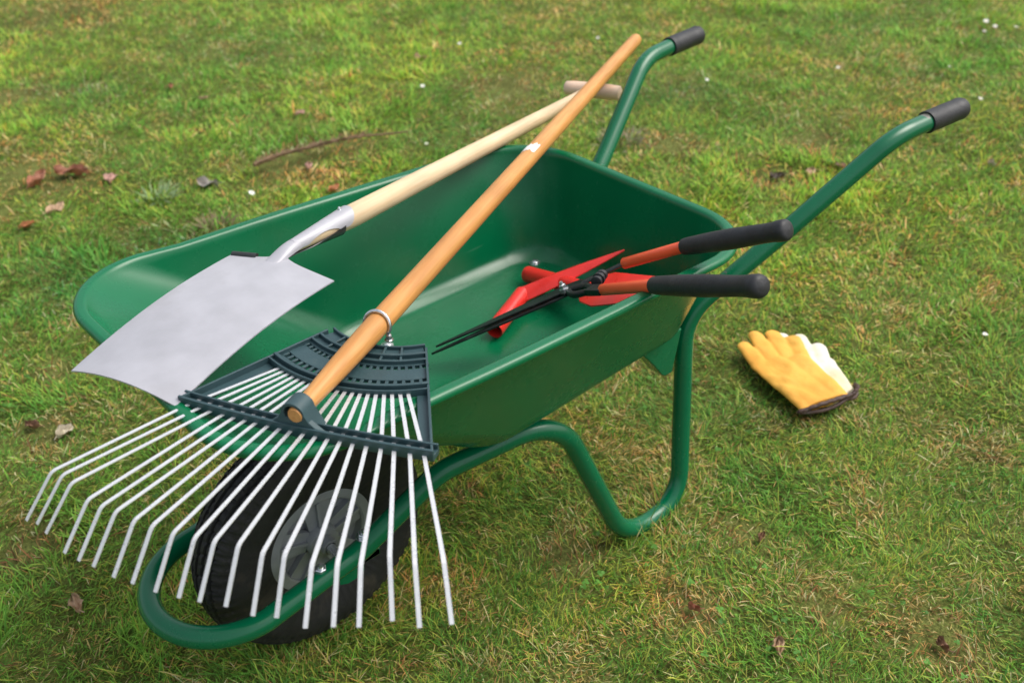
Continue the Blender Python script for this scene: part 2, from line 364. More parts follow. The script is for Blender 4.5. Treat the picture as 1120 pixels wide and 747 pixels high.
for i in range(nu):
    for j in range(nv):
        a = i*(nv+1)+j; fs.append((a, a+1, a+nv+2, a+nv+1)); fs.append((m_+a, m_+a+nv+1, m_+a+nv+2, m_+a+1))
edge = [j for j in range(nv+1)]+[i*(nv+1)+nv for i in range(1, nu+1)]+[nu*(nv+1)+j for j in range(nv-1, -1, -1)]+[i*(nv+1) for i in range(nu-1, 0, -1)]
for k in range(len(edge)):
    a, b = edge[k], edge[(k+1) % len(edge)]; fs.append((a, m_+a, m_+b, b))
b = MB(); b.add(vs, fs); blade = b.build('blade', M['steel'], spade, 50)
# folded tread on the far shoulder
e0 = SM-bl*.0875-upb*.0050; e1 = SM-bl*.048-bd*.003-upb*.0020
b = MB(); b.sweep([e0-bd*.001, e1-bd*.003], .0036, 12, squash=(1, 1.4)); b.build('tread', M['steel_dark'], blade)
# socket: an open half shell that wraps the shaft, with the wood showing in its side slot
sideN = unit(np.cross(sd_, V(0, 0, 1))); topN = np.cross(sideN, sd_)
if topN[2] < 0: topN = -topN
if sideN@bl < 0: sideN = -sideN
def shell(s0, s1, fr_, a0f, a1f, th=.0016, n=20, m=16, taper=True):
    vs = []
    for lay in (0, 1):
        for i in range(n+1):
            t = i/n; s = s0+(s1-s0)*t; r = fr_(s)+(th if lay == 0 else 0)
            a0, a1 = a0f(t), a1f(t)
            for j in range(m+1):
                a = a0+(a1-a0)*j/m; vs.append(N_+sd_*s+r*(math.sin(a)*sideN+math.cos(a)*topN))
    q = (n+1)*(m+1); fs = []
    for i in range(n):
        for j in range(m):
            k = i*(m+1)+j; fs.append((k, k+1, k+m+2, k+m+1)); fs.append((q+k, q+k+m+1, q+k+m+2, q+k+1))
    ed = [j for j in range(m+1)]+[i*(m+1)+m for i in range(1, n+1)]+[n*(m+1)+j for j in range(m-1, -1, -1)]+[i*(m+1) for i in range(n-1, 0, -1)]
    for k in range(len(ed)): fs.append((ed[k], q+ed[k], q+ed[(k+1) % len(ed)], ed[(k+1) % len(ed)]))
    return vs, fs
shaft_r = lambda s: .0178-.0052*min(1, max(0, (s-.10)/.7))
def wood_r(s):
    t = min(1, max(0, s/.125)); return .0086*(1-t)+shaft_r(s)*t if s < .125 else shaft_r(s)
R_ = lambda d: math.radians(d)
b = MB()
def sock_end(j): return 0
v1, f1 = shell(-.004, .100, lambda s: wood_r(max(s, 0))+.0006, lambda t: R_(-105), lambda t: R_(98-34*math.sin(math.pi*min(1, max(0, (t-.22)/.62)))**.6 if .22 < t < .84 else 96), n=60); b.add(v1, f1)
v1, f1 = shell(.100, .120, lambda s: wood_r(s)+.0006, lambda t: R_(-103+(75*t*t)), lambda t: R_(95-75*t*t)); b.add(v1, f1)
# the crown: socket section lofted down into the blade as a pointed ridge
r0 = wood_r(0)+.0021; vs = []; n_s, m_s = 26, 18
for i in range(n_s+1):
    u_ = i/n_s; uq = min(1, u_*1.35); sft = uq*uq*(3-2*uq); c_ = N_-sd_*(.118*u_-.004); wl = r0*(1-u_)**.62*(1+.55*math.sin(math.pi*u_)*.8)+.0006
    al = max(0, min(1, (np.dot(c_-SM, bd))/BL)); zb_ = SM[2]-.0065+.011*math.sin(math.pi*min(1, al*.95+.02))**.9+.011*(.25+.75*al)-.0012
    for j in range(m_s+1):
        a = R_(-104+203*j/m_s); zc = c_[2]+r0*math.cos(a)*topN[2]; h_ = (1-sft)*zc+sft*zb_
        vs.append(V(*(c_[:2]+sideN[:2]*wl*math.sin(a)*(1 if abs(a) < 1.57 else 1+.25*u_)), h_ if abs(a) < 1.6 else min(h_, (1-sft)*zc+sft*zb_)))
fs = [(i*(m_s+1)+j, i*(m_s+1)+j+1, (i+1)*(m_s+1)+j+1, (i+1)*(m_s+1)+j) for i in range(n_s) for j in range(m_s)]; b.add(vs, fs)
sk = b.build('socket', M['steel'], spade, 50)
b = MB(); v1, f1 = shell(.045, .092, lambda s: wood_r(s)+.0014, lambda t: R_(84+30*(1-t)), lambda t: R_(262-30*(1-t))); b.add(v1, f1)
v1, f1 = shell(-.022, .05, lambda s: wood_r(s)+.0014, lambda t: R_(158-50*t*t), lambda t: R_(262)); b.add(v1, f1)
b.build('strap', M['steel_dark'], spade, 50)  # dark steel: shade on the lower strap is put into its colour
bolt(N_+sd_*.104+unit(topN-sideN*.15)*(wood_r(.104)+.0010), unit(topN-sideN*.15), sk, .0026, 'rivet')
ss = list(np.linspace(.002, .900, 44)); pts = [N_+sd_*s for s in ss]
b = MB(); b.sweep(pts, [wood_r(s) for s in ss], 28); b.build('shaft', M['ash'], spade, 50)
# T grip, a turned crosspiece
g0 = V(-.948, -.415, .519); g1 = V(-.992, -.312, .522); gd = unit(g1-g0); gm = N_+sd_*.904; hl = .061
b = MB(); b.lathe(gm-gd*hl, gd, [(0, 0), (.0004, .010), (.003, .0135), (.02, .0150), (hl, .0158), (2*hl-.02, .0154), (2*hl-.003, .0142), (2*hl-.0004, .011), (2*hl, 0)], 28)
M['ash_grip'] = wood_mat('pink_ash_wood', (.86, .66, .50), (.82, .58, .42), (.78, .52, .37), .5, gd)
b.build('handgrip', M['ash_grip'], spade, 50)

# ================================================================== THE LEAF RAKE
RO = V(.103, .239, .578); rout = unit(V(.880, .473, .040)); rlat = unit(V(-.473, .881, 0)); rn = unit(np.cross(rlat, rout)); rn = rn if rn[2] > 0 else -rn
def RP(u, v, w=0): return RO+rlat*u+rout*v+rn*w
rake = thing('leaf_rake', tuple(RO), 'leaf rake with orange wooden handle and fan of silver tines lying over the wheelbarrow', 'rake')
AV = -.280  # apex of the fan
M['beech'] = wood_mat('orange_varnished_wood', (.70, .345, .105), (.60, .265, .070), (.50, .20, .050), .40, -rout)
hs = list(np.linspace(-.006, 1.484, 60))
def hr(s): return np.interp(s, [-.006, -.004, .0, .03, .10, .18, .30, .9, 1.46, 1.478, 1.484], [.0080, .0092, .0097, .0106, .0136, .0152, .0150, .0148, .0138, .0125, .0090])
hs = sorted(set(hs+[-.004, 0, .03, .06, 1.47, 1.474]))
hb = RP(-.004, -.010, .023)
hdir = -unit(V(.102, .238, .600)-V(-.565, -.120, .570))
hpts = [V(.102, .238, .600)+hdir*s for s in hs]
b = MB(); b.sweep(hpts, [hr(s) for s in hs], 28); hnd = b.build('handle', M['beech'], rake, 50)
b = MB(); hp0 = V(.102, .238, .600)+hdir*.772
hside = unit(np.cross(hdir, V(0, 0, 1))); htop = np.cross(hside, hdir); htop = htop if htop[2] > 0 else -htop
vs = []; nn_ = 10
rag = [0, .004, -.003, .005, .001, -.004, .003, .006, -.002, .002, 0]
for j in range(nn_+1):
    a = R_(-42+84*j/nn_)
    for q in (0, 1):
        s = (q*.030-.015)+(rag[j] if q else rag[(j*3) % 11])*(1)+.010*math.sin(a)
        vs.append(hp0+hdir*s+(hr(.77)+.0004)*(math.sin(a)*hside+math.cos(a)*htop))
b.add(vs, [(2*j, 2*j+1, 2*j+3, 2*j+2) for j in range(nn_)]); b.build('sticker', M['white'], hnd)

# plastic head
fan = MB()
def arcpts(r, a0, a1, n): return [(r*math.sin(a), AV+r*math.cos(a)) for a in np.linspace(a0, a1, n)]
def side_u(v): return .068+(.158-.068)*(v+.188)/(.188-.010)          # half width of the head at v
def half_ang(r):
    # angle at which an arc of radius r meets the sloping side
    a = .3
    for _ in range(60):
        v = AV+r*math.cos(a); u = side_u(v); a = a+(math.asin(min(.99, max(.01, u/r)))-a)*.5
    return a
def ribarc(r, th, z0, z1, n=24, mb=None, inset=0):
    a = half_ang(r)-inset; A = arcpts(r-th/2, -a, a, n); B = arcpts(r+th/2, -a, a, n); mb = mb or fan
    vs = [RP(u, v, z) for u, v in A for z in (z0, z1)]+[RP(u, v, z) for u, v in B for z in (z0, z1)]
    k = 2*n; fs = []
    for i in range(n-1):
        fs += [(2*i+1, 2*i+3, k+2*i+3, k+2*i+1), (2*i, k+2*i, k+2*i+2, 2*i+2), (2*i, 2*i+2, 2*i+3, 2*i+1), (k+2*i, k+2*i+1, k+2*i+3, k+2*i+2)]
    fs += [(0, 1, k+1, k), (k-2, 2*k-2, 2*k-1, k-1)]
    mb.add(vs, fs)
# base sheet from radius .105 to .196, with two rows of slots cut as real openings
def sheet(r0, r1, z0, z1, a0, a1, n=3):
    A = arcpts(r0, a0, a1, n); B = arcpts(r1, a0, a1, n)
    vs = [RP(u, v, z) for u, v in A for z in (z0, z1)]+[RP(u, v, z) for u, v in B for z in (z0, z1)]; k = 2*n; fs = []
    for i in range(n-1):
        fs += [(2*i+1, 2*i+3, k+2*i+3, k+2*i+1), (2*i, k+2*i, k+2*i+2, 2*i+2), (2*i, 2*i+2, 2*i+3, 2*i+1), (k+2*i, k+2*i+1, k+2*i+3, k+2*i+2)]
    fs += [(0, 1, k+1, k), (k-2, 2*k-2, 2*k-1, k-1)]; fan.add(vs, fs)
rows = [(.100, .142, False), (.142, .149, True), (.149, .172, False), (.172, .181, True), (.181, .197, False)]
for r0, r1, slot in rows:
    a = half_ang((r0+r1)/2)-.004
    if not slot: sheet(r0+.0001, r1-.0001, -.003, .002, -a, a, 26)
    else:
        m = 20
        for k in range(m):
            c0 = -a+2*a*k/m; sheet(r0, r1, -.0028, .0018, c0, c0+2*a/m*.42, 2)
for r, th, h in ((.104, .003, .0065), (.124, .0035, .0075), (.137, .0030, .0070), (.190, .0045, .0085), (.199, .0025, .0065)): ribarc(r, th, -.004, h)
# radial webs between the upper ribs
for k in range(-2, 3):
    a = k*.19
    if abs(a) < .05: continue
    fan.bar(RP(.102*math.sin(a), AV+.102*math.cos(a), .002), RP(.137*math.sin(a), AV+.137*math.cos(a), .002), .003, .008, rn)
# sloping sides: an L section (flat flange and upstanding lip)
for s in (1, -1):
    A, B = V(.068*s, -.190), V(.157*s, -.006)
    fan.bar(RP(*(A), .0), RP(*B, .0), .003, .014, rn)
    t = unit(B-A); nrm = V(t[1], -t[0])*(1 if s < 0 else -1); 
    if nrm[0]*s > 0: nrm = -nrm
    fan.bar(RP(*(A+nrm*.007+t*.09), -.003), RP(*(B+nrm*.007-t*.004), -.003), .014, .003, rn)
# lower crossbar: slightly bowed channel with two lips
n = 30; us = np.linspace(-.160, .160, n)
def bow(u): return .008*(1-(u/.16)**2)-.008
for dv, z0, z1, th in ((-.0085, -.005, .0075, .003), (.0045, -.006, .0085, .0035), (-.002, -.006, .001, .012)):
    vs = []
    for u in us: 
        for q in (-.5, .5):
            for z in (z0, z1): vs.append(RP(u, bow(u)+dv+q*th, z))
    fs = []
    for i in range(n-1):
        a = 4*i; c = a+4; fs += [(a+1, a+3, c+3, c+1), (a, c, c+2, a+2), (a, a+1, c+1, c), (a+2, c+2, c+3, a+3)]
    fs += [(0, 2, 3, 1), (4*n-4, 4*n-3, 4*n-1, 4*n-2)]; fan.add(vs, fs)
# arch that holds the tip of the handle, with gusset shoulders
uc = -.004
prof = [(-.034, -.004), (-.026, .004), (-.019, .014), (-.0165, .026), (-.010, .035), (0, .038), (.010, .035), (.0165, .026), (.019, .014), (.026, .004), (.034, -.004)]
inner = [(.0104*math.cos(a), .0225+.0104*math.sin(a)) for a in np.linspace(0, 2*math.pi, 24, endpoint=False)]
def arch(v0, v1, scale=1):
    outer = []
    for i in range(24):
        a = 2*math.pi*i/24; dx, dz = math.cos(a), math.sin(a)
        if dz > -.2: r = .0140; outer.append((dx*r*1.05, .0225+dz*r))
        else: outer.append((dx*(.030), -.004))
    vs = [RP(uc+x*scale, v0, z) for x, z in outer]+[RP(uc+x, v0, z) for x, z in inner]+[RP(uc+x*scale, v1, z) for x, z in outer]+[RP(uc+x, v1, z) for x, z in inner]
    fs = []
    for i in range(24):
        j = (i+1) % 24; fs += [(i, j, 24+j, 24+i), (48+i, 72+i, 72+j, 48+j), (i, 48+i, 48+j, j), (24+i, 24+j, 72+j, 72+i)]
    fan.add(vs, fs)
arch(-.020, .004)
fan.prism([(-.046, -.004), (-.030, .006), (-.016, .017), (.016, .017), (.030, .006), (.046, -.004)], RP(uc, .0, 0), rlat, rn, rout, -.004, .0035)
# saddle under the handle near the ring
fan.bar(RP(-.012, -.172, .004), RP(-.012, -.140, .004), .030, .010, rn)
head = fan.build('rake_head', M['plastic'], rake, 30, bevel=.0006)
# ring bolt round the handle
rc = V(.102, .238, .600)+hdir*.196
b = MB(); ring = []
for k in range(33):
    a = R_(-118+236*k/32); ring.append(rc+.0178*(math.sin(a)*hside+math.cos(a)*htop)+hdir*(.004*math.cos(a)))
ring = [ring[0]-htop*.012]+ring+[ring[-1]-htop*.012]
b.sweep(ring, .0023, 10); rb = b.build('ring_bolt', M['zinc'], rake)
bolt(ring[-1]+htop*.002+hside*.0, V(htop), rb, .0042, 'nut', False); bolt(ring[0]+htop*.002, V(htop), rb, .0042, 'nut', False)
# the twenty tines: (u at bar, u at elbow, v at elbow)
tin = [(-.146, -.213, .148), (-.130, -.198, .149), (-.114, -.180, .157), (-.097, -.146, .173), (-.082, -.126, .177), (-.067, -.107, .179), (-.053, -.081, .184), (-.037, -.059, .185),
       (-.022, -.033, .187), (-.008, -.009, .186), (.008, .012, .184), (.023, .037, .181), (.038, .065, .183), (.053, .086, .178), (.068, .117, .181), (.084, .139, .172),
       (.101, .160, .165), (.116, .181, .147), (.134, .207, .147), (.150, .231, .135)]
for i, (ub, ue, ve) in enumerate(tin):
    vb = bow(ub)+.006; E0 = V(ue, ve); B0 = V(ub, vb); t = unit(E0-B0)
    aa = (-.5+(i)/19)*.88; r = .196; top = V(r*math.sin(aa), AV+r*math.cos(aa)); top = V(top[0]*1.0, top[1])
    a_, b_ = (.039, .043) if i < 14 else (.044, .037)
    if i > 16: a_, b_ = .040, .044
    ln = math.hypot(a_, b_)
    line = [RP(*top, .001), RP(*B0, .0005), RP(*E0, 0), RP(*(E0+t*a_), -b_)]
    line = fillet(line, [0, .2, .012, 0], 5)
    # flat strip: keep the width in the plane of the fan
    w, th = .0022, .0005; sdv = unit(rlat*t[1]-rout*t[0]); vs = []
    for k, p in enumerate(line):
        d = unit(line[min(k+1, len(line)-1)]-line[max(k-1, 0)]); nr = unit(np.cross(sdv, d))
        for x, y in ((-1, -1), (1, -1), (1, 1), (-1, 1)): vs.append(p+sdv*x*w+nr*y*th)
    K = len(line); fs = [(3, 2, 1, 0), (4*K-4, 4*K-3, 4*K-2, 4*K-1)]+[(4*k+a, 4*k+(a+1) % 4, 4*k+4+(a+1) % 4, 4*k+4+a) for k in range(K-1) for a in range(4)]
    mi = [1 if k == 1 else 0 for k in range(len(fs))]; tb = MB(); tb.add(vs, fs); tb.mi = mi; tb.build('tine', [M['tine'], M['tine_end']], rake, 30)

# ================================================================== THE SHEARS
shears = thing('garden_shears', (-.445, .092, .456), 'garden shears with black blades and orange red shafts resting on the near tray rim', 'shears')
piv = V(-.4445, .0925, .457); tipA = V(-.259, -.025, .371); tipB = V(-.272, -.0285, .3715)
ls0, lg0, lg1 = V(-.437, .178, .499), V(-.429, .283, .555), V(-.398, .477, .650)
us0, ug0, ug1 = V(-.521, .142, .494), V(-.548, .235, .549), V(-.556, .400, .636)
pl = unit(np.cross(lg1-piv, ug1-piv)); pl = pl if pl[2] > 0 else -pl
def plate(pairs, mb, off, th=.0016):
    """pairs of (centre point, left, right) → a flat blade lofted along centre points"""
    vs = []; 
    for c_, l_, r_, d_ in pairs:
        sdx = unit(np.cross(d_, pl))
        for w_ in (l_, -r_):
            for z in (-th/2, th/2): vs.append(c_+sdx*w_+pl*(off+z))
    K = len(pairs); fs = []
    for i in range(K-1):
        a = 4*i; c = a+4; fs += [(a+1, a+3, c+3, c+1), (a, c, c+2, a+2), (a, a+1, c+1, c), (a+2, c+2, c+3, a+3)]
    fs += [(0, 2, 3, 1), (4*K-4, 4*K-3, 4*K-1, 4*K-2)]; mb.add(vs, fs)
for nm, tip, off, l, r in (('blade', tipA, -.0026, .010, .021), ('blade', tipB, .0020, .018, .014)):
    d = unit(tip-piv); Ln = np.linalg.norm(tip-piv); b = MB()
    plate([(piv+d*(Ln*t-.03), l*k, r*k, d) for t, k in ((0, .75), (.12, 1.0), (.3, .95), (.6, .7), (.9, .38), (1.04, .22), (1.10, .08))], b, off, .003)
    b.build(nm, M['black_steel'], shears, 30, bevel=.0006)
# forged tangs
b = MB(); hole = piv+(ls0-piv)*.42; d = unit(ls0-piv); sx = unit(np.cross(d, pl))
b.bar(piv-d*.016, piv+d*.018, .030, .007, pl); b.bar(ls0-d*.032, ls0+d*.004, .020, .010, pl)
for s in (1, -1): b.sweep(catmull([piv+d*.014+sx*s*.004, hole+sx*s*.0130, ls0-d*.026+sx*s*.004], 8), .0055, 10, squash=(1.0, 1.0), up=pl)
b.build('tang', M['black_steel'], shears, 40, bevel=.001)
b = MB(); d2 = unit(us0-piv); q0 = piv+d2*.02
b.sweep(catmull([piv-d2*.015, piv+d2*.02, piv+(us0-piv)*.55, us0+d2*.006], 8), [.009]*8+[.0075]*8+[.0065]*9, 12, squash=(.45, 1.25), up=pl); b.build('tang', M['black_steel'], shears, 40)
b = MB(); bc = (ls0+us0)/2-(d+d2)*.012; bx_ = unit(us0-ls0)
b.lathe(bc-bx_*.016+pl*.004, bx_, [(0, .006), (.001, .0085), (.005, .0085), (.0055, .007), (.010, .007), (.0105, .0095), (.016, .0095), (.0165, .007), (.021, .007), (.0215, .0085), (.028, .0085), (.030, .006)], 20)
b.build('buffer', M['rubber_grip'], shears)
bolt(piv+pl*.003, pl, shears, .0058, 'pivot_bolt', False)
for a, g0_, g1_ in ((ls0, lg0, lg1), (us0, ug0, ug1)):
    d = unit(g0_-a); b = MB(); b.sweep([a, a+d*.0015, g0_+d*.012], [.0078, .0086, .0092], 20); b.build('shaft', M['orange'], shears)
    d = unit(g1_-g0_); Lg = np.linalg.norm(g1_-g0_)
    pr_ = [(0, .0098), (.0, .0118), (.002, .0122), (.012, .0130), (Lg*.30, .0146), (Lg*.50, .0150), (Lg*.78, .0134), (Lg*.88, .0136), (Lg*.905, .0146), (Lg*.97, .0150), (Lg*.99, .0134), (Lg, .0090), (Lg+.001, 0)]
    b = MB(); b.lathe(g0_, d, pr_, 28); b.build('grip', M['rubber_grip'], shears, 50)

# ================================================================== THE RED HOE HEADS
def tube_shell(mb, A, B, r0, r1, th=.0018, n=26):
    d = unit(V(B)-V(A)); L = np.linalg.norm(V(B)-V(A))
    mb.lathe(A, d, [(0, r0-th), (0, r0), (L, r1), (L, r1-th)], n, closed=True)
hoeA = thing('weeder_head', (-.49, -.06, .345), 'long pointed red weeder head with open socket under the shear blades', 'weeder')
A0, A1, A2 = V(-.392, -.020, .3555), V(-.494, -.063, .363), V(-.643, .035, .432)
b = MB(); tube_shell(b, A0, A1, .0148, .0138); sA = b.build('socket', [M['red']], hoeA, 40)
b = MB(); b.lathe(A0+unit(A1-A0)*.020, unit(A1-A0), [(0, 0.0), (0, .0128), (.003, .0128), (.003, 0)], 20); b.build('socket_disc', M['red_inner'], sA)  # dark red disc across the bore, set back from the open end
d = unit(A2-A1); sx = unit(np.cross(d, V(0, 0, 1))); up_ = np.cross(sx, d); Ln = np.linalg.norm(A2-A1); vs = []; K = 26
for lay in (0, 1):
    for i in range(K+1):
        t = i/K; w = (.0190-.003*t)*(1-t**2.6)+.0012; h = .0140*(1-t**1.6)+.001
        for q in (-1, -.75, -.35, 0, .35, .75, 1): vs.append(A1+d*(Ln*t-.004)+sx*q*w+up_*((h*(1-abs(q)**1.5))-.003-.0016*lay))
m7 = (K+1)*7; fs = []
for i in range(K):
    for j in range(6):
        a = i*7+j; fs += [(a, a+1, a+8, a+7), (m7+a, m7+a+7, m7+a+8, m7+a+1)]
    fs += [(i*7, i*7+7, m7+i*7+7, m7+i*7), (i*7+6, m7+i*7+6, m7+i*7+13, i*7+13)]
b = MB(); b.add(vs, fs); b.build('blade', M['red'], hoeA, 35)
hoeB = thing('hoe_head', (-.55, 0, .345), 'broad red hoe head lying beneath the crossing shear shafts against the tray side', 'hoe')
B0, B1 = V(-.552, -.113, .3555), V(-.545, .030, .392)
b = MB(); tube_shell(b, B0, B1, .0150, .0130); b.lathe(B0, unit(B1-B0), [(0, 0), (0, .0140), (.004, .0140), (.004, 0)], 22); b.build('socket', M['red'], hoeB, 40)
cn = [V(-.494, .074, .409), V(-.482, .112, .422), V(-.500, .182, .453), V(-.535, .215, .475), V(-.560, .190, .474), V(-.572, .078, .431), V(-.553, .030, .404), V(-.535, .030, .400)]
cm = sum(cn)/len(cn); vs = []; 
for lay in (0, 1):
    for t in (1, .97, .6, .0001):
        for p in cn:
            q = cm+(p-cm)*t; vs.append(q+V(0, 0, 1)*(.006*(1-t**2)-.002*lay))
k = len(cn); fs = []
for lay in (0, 1):
    for r in range(3):
        for i in range(k):
            o_ = lay*4*k; fs.append((o_+r*k+i, o_+r*k+(i+1) % k, o_+(r+1)*k+(i+1) % k, o_+(r+1)*k+i))
for i in range(k): fs.append((i, (i+1) % k, 4*k+(i+1) % k, 4*k+i))
b = MB(); b.add(vs, fs); b.build('blade', M['red'], hoeB, 35)

# ================================================================== THE GLOVES
def cap_pts(A, B, rA, rB): return (A, B, rA, rB)
def glove(name, label, digits, palm, zmid, hgt, material, cuff=None, root=(0, 0, 0), flat=.34, cuffmat=None, extra=None):
    """a soft glove: palm and digits as flattened tapered capsules, fused with a voxel remesh"""
    t = thing(name, root, label, 'glove', 'pair of work gloves on the lawn')
    tmp = MB()
    def capsule(A, B, rA, rB, fl, z):
        A = V(A[0], A[1], 0); B = V(B[0], B[1], 0); d = unit(B-A); s_ = V(-d[1], d[0], 0); L = np.linalg.norm(B-A)
        st = []
        for k in range(9): a = math.pi/2*(1-k/8); st.append((-rA*math.sin(a), rA*math.cos(a)+1e-4))
        for k in range(1, 8): st.append((L*k/8, rA+(rB-rA)*k/8))
        for k in range(9): a = math.pi/2*k/8; st.append((L+rB*math.sin(a), rB*math.cos(a)+1e-4))
        vs = []; n = 18
        for h, r in st:
            for k in range(n):
                a = 2*math.pi*k/n; vs.append(A+d*h+s_*r*math.cos(a)+V(0, 0, z+r*math.sin(a)*fl))
        m = len(st); fs = [(i*n+k, i*n+(k+1) % n, (i+1)*n+(k+1) % n, (i+1)*n+k) for i in range(m-1) for k in range(n)]
        fs += [tuple(range(n-1, -1, -1)), tuple((m-1)*n+k for k in range(n))]; tmp.add(vs, fs)
    for a in digits: capsule(*a[:4], a[4] if len(a) > 4 else .62, zmid+(a[5] if len(a) > 5 else 0))
    for a in palm: capsule(*a[:4], a[4] if len(a) > 4 else flat, zmid)
    me = bpy.data.meshes.new('tmp'); me.from_pydata(tmp.v, [], tmp.f); o = bpy.data.objects.new('tmp', me); COL.objects.link(o)
    r = o.modifiers.new('r', 'REMESH'); r.mode = 'VOXEL'; r.voxel_size = .0022
    s = o.modifiers.new('s', 'SMOOTH'); s.iterations = 7; s.factor = .5
    dg = bpy.context.evaluated_depsgraph_get(); dg.update(); me2 = bpy.data.meshes.new_from_object(o.evaluated_get(dg))
    bpy.data.objects.remove(o); bpy.data.meshes.remove(me)
    co = np.empty(len(me2.vertices)*3); me2.vertices.foreach_get('co', co); co = co.reshape(-1, 3)
    if cuff is not None:      # square off the wrist end
        c0, c1 = V(*cuff[0]), V(*cuff[1]); e = unit(c1-c0); nrm = V(-e[1], e[0]);
        if (cuff[2]-c0)@nrm > 0: nrm = -nrm
        dist = (co[:, :2]-c0)@nrm; co[:, :2] -= np.outer(np.maximum(dist, 0), nrm)*.92
    # soft wrinkles
    wr = (vnoise(co[:, 0], co[:, 1], .020)-.5)*.0040+(vnoise(co[:, 0]*.6+co[:, 1], co[:, 1]-co[:, 0], .045)-.5)*.006+np.sin((co[:, 0]*.7+co[:, 1])*70+vnoise(co[:, 0], co[:, 1], .04)*6)*.0010
    co[:, 2] += wr*np.clip((co[:, 2]-zmid+.01)*60, 0, 1)
    co -= V(root); me2.vertices.foreach_set('co', co.ravel()); me2.name = name
    me2.polygons.foreach_set('use_smooth', [True]*len(me2.polygons)); me2.materials.clear()
    for mm in material: me2.materials.append(mm)
    if extra: me2.polygons.foreach_set('material_index', [extra(V(p.center)+V(root), V(p.normal)) for p in me2.polygons])
    ob = bpy.data.objects.new('glove_body', me2); COL.objects.link(ob); ob.parent = t
    return t
# yellow glove on top: palm between cuff (-.946,.228)-(-1.055,.262) and the finger roots
cfA, cfB = V(-.950, .232), V(-1.060, .270)
yel = glove('work_glove', 'yellow leather work glove lying on top of its pale partner on the grass', [
    ((-1.012, .080), (-1.044, .016), .0195, .0165, .40, .000), ((-1.045, .090), (-1.092, .008), .0190, .0178, .40, .000),
    ((-1.075, .105), (-1.126, .028), .0190, .0178, .40, .000), ((-1.092, .130), (-1.137, .070), .0180, .0178, .40, .000)],
    [((-.965, .235), (-1.012, .085), .021, .020), ((-1.010, .245), (-1.040, .110), .030, .032), ((-1.035, .255), (-1.078, .128), .024, .030), ((-.985, .230), (-1.025, .100), .028, .024)], .025, .02, [M['yellow']],
    cuff=((-.944, .226), (-1.056, .262), V(-1.03, .08)), root=(-1.03, .13, .01), flat=.36)
pal = glove('work_glove', 'cream backed work glove lying mostly hidden beneath the yellow one', [
    ((-1.104, .112), (-1.149, .036), .0165, .0150, .46, -.002), ((-1.110, .142), (-1.170, .068), .0165, .0155, .46, -.002), ((-1.112, .168), (-1.166, .118), .0190, .0180, .46, -.002)],
    [((-1.040, .240), (-1.095, .130), .030, .034), ((-1.074, .238), (-1.122, .160), .023, .027)], .013, .02, [M['cream']],
    cuff=((-1.000, .248), (-1.100, .252), V(-1.10, .12)), root=(-1.11, .16, .0), flat=.40)
# leather finger tip patch visible beside the cream back
def binding(t, A, B, zc, h, lab=None):
    A, B = V(*A), V(*B); e = B-A; pts = []
    for k in range(25):
        s = k/24; p = A+e*s; bulge = .010*math.sin(math.pi*s); n_ = unit(V(-e[1], e[0])); n_ = n_ if n_[1] > 0 else -n_
        pts.append(V(*(p+n_*(bulge-.002)), zc+h*math.sin(math.pi*s)+.0012*math.sin(s*40)))
    low = [V(p[0], p[1], zc-h*.55*math.sin(math.pi*k/24)-.001) for k, p in enumerate(pts)][::-1]
    mb = MB(); mb.sweep(pts, .0042, 10); mb.sweep(low, .0040, 10); mb.sweep([pts[-1], pts[-1]+V(-.004, -.002, -.003), low[0]], .0042, 10); mb.sweep([pts[0], low[-1]], .0042, 10)
    mb.build('cuff_binding', M['brown_trim'], t)
binding(yel, (-.943, .228), (-1.060, .266), .024, .011)
binding(pal, (-1.056, .264), (-1.104, .248), .017, .011)

# ================================================================== GROUND
def grid_axis(c, near, step, far):
    a = list(np.arange(-near, near+1e-6, step)); s = step; x = near
    while x < far: s *= 1.35; x += s; a.append(x); a.insert(0, -x)
    return np.array(a)+c
gx = grid_axis(-1.2, 4.2, .035, 90); gy = grid_axis(-1.2, 4.2, .035, 90)
X, Y = np.meshgrid(gx, gy, indexing='ij'); Z = ground_h(X, Y)-.004
nx, ny = X.shape; vv = np.stack([X, Y, Z], -1).reshape(-1, 3)
ii, jj = np.meshgrid(np.arange(nx-1), np.arange(ny-1), indexing='ij'); a = (ii*ny+jj).ravel(); quads = np.stack([a, a+ny, a+ny+1, a+1], 1)
me = bpy.data.meshes.new('lawn_ground'); me.from_pydata(vv, [], quads.tolist()); me.polygons.foreach_set('use_smooth', [True]*len(me.polygons))
m, nt, bs = new_mat('lawn_soil'); L = nt.links.new
geo = node(nt, 'ShaderNodeNewGeometry')
nA = node(nt, 'ShaderNodeTexNoise', i_Scale=3.2, i_Detail=5.); nB = node(nt, 'ShaderNodeTexNoise', i_Scale=28., i_Detail=8.); nC = node(nt, 'ShaderNodeTexNoise', i_Scale=160., i_Detail=6.)
for q in (nA, nB, nC): L(geo.outputs['Position'], q.inputs['Vector'])
c1 = node(nt, 'ShaderNodeValToRGB'); e = c1.color_ramp.elements; e[0].position = .36; e[0].color = (.075, .120, .020, 1); e[1].position = .66; e[1].color = (.17, .23, .045, 1)
x = c1.color_ramp.elements.new(.5); x.color = (.12, .16, .032, 1); L(nA.outputs[0], c1.inputs[0])
c2 = node(nt, 'ShaderNodeValToRGB'); e = c2.color_ramp.elements; e[0].position = .32; e[0].color = (.085, .055, .022, 1); e[1].position = .60; e[1].color = (.22, .22, .07, 1); L(nB.outputs[0], c2.inputs[0])
mx = node(nt, 'ShaderNodeMix', data_type='RGBA'); mx.inputs[0].default_value = .45; L(c1.outputs[0], mx.inputs[6]); L(c2.outputs[0], mx.inputs[7])
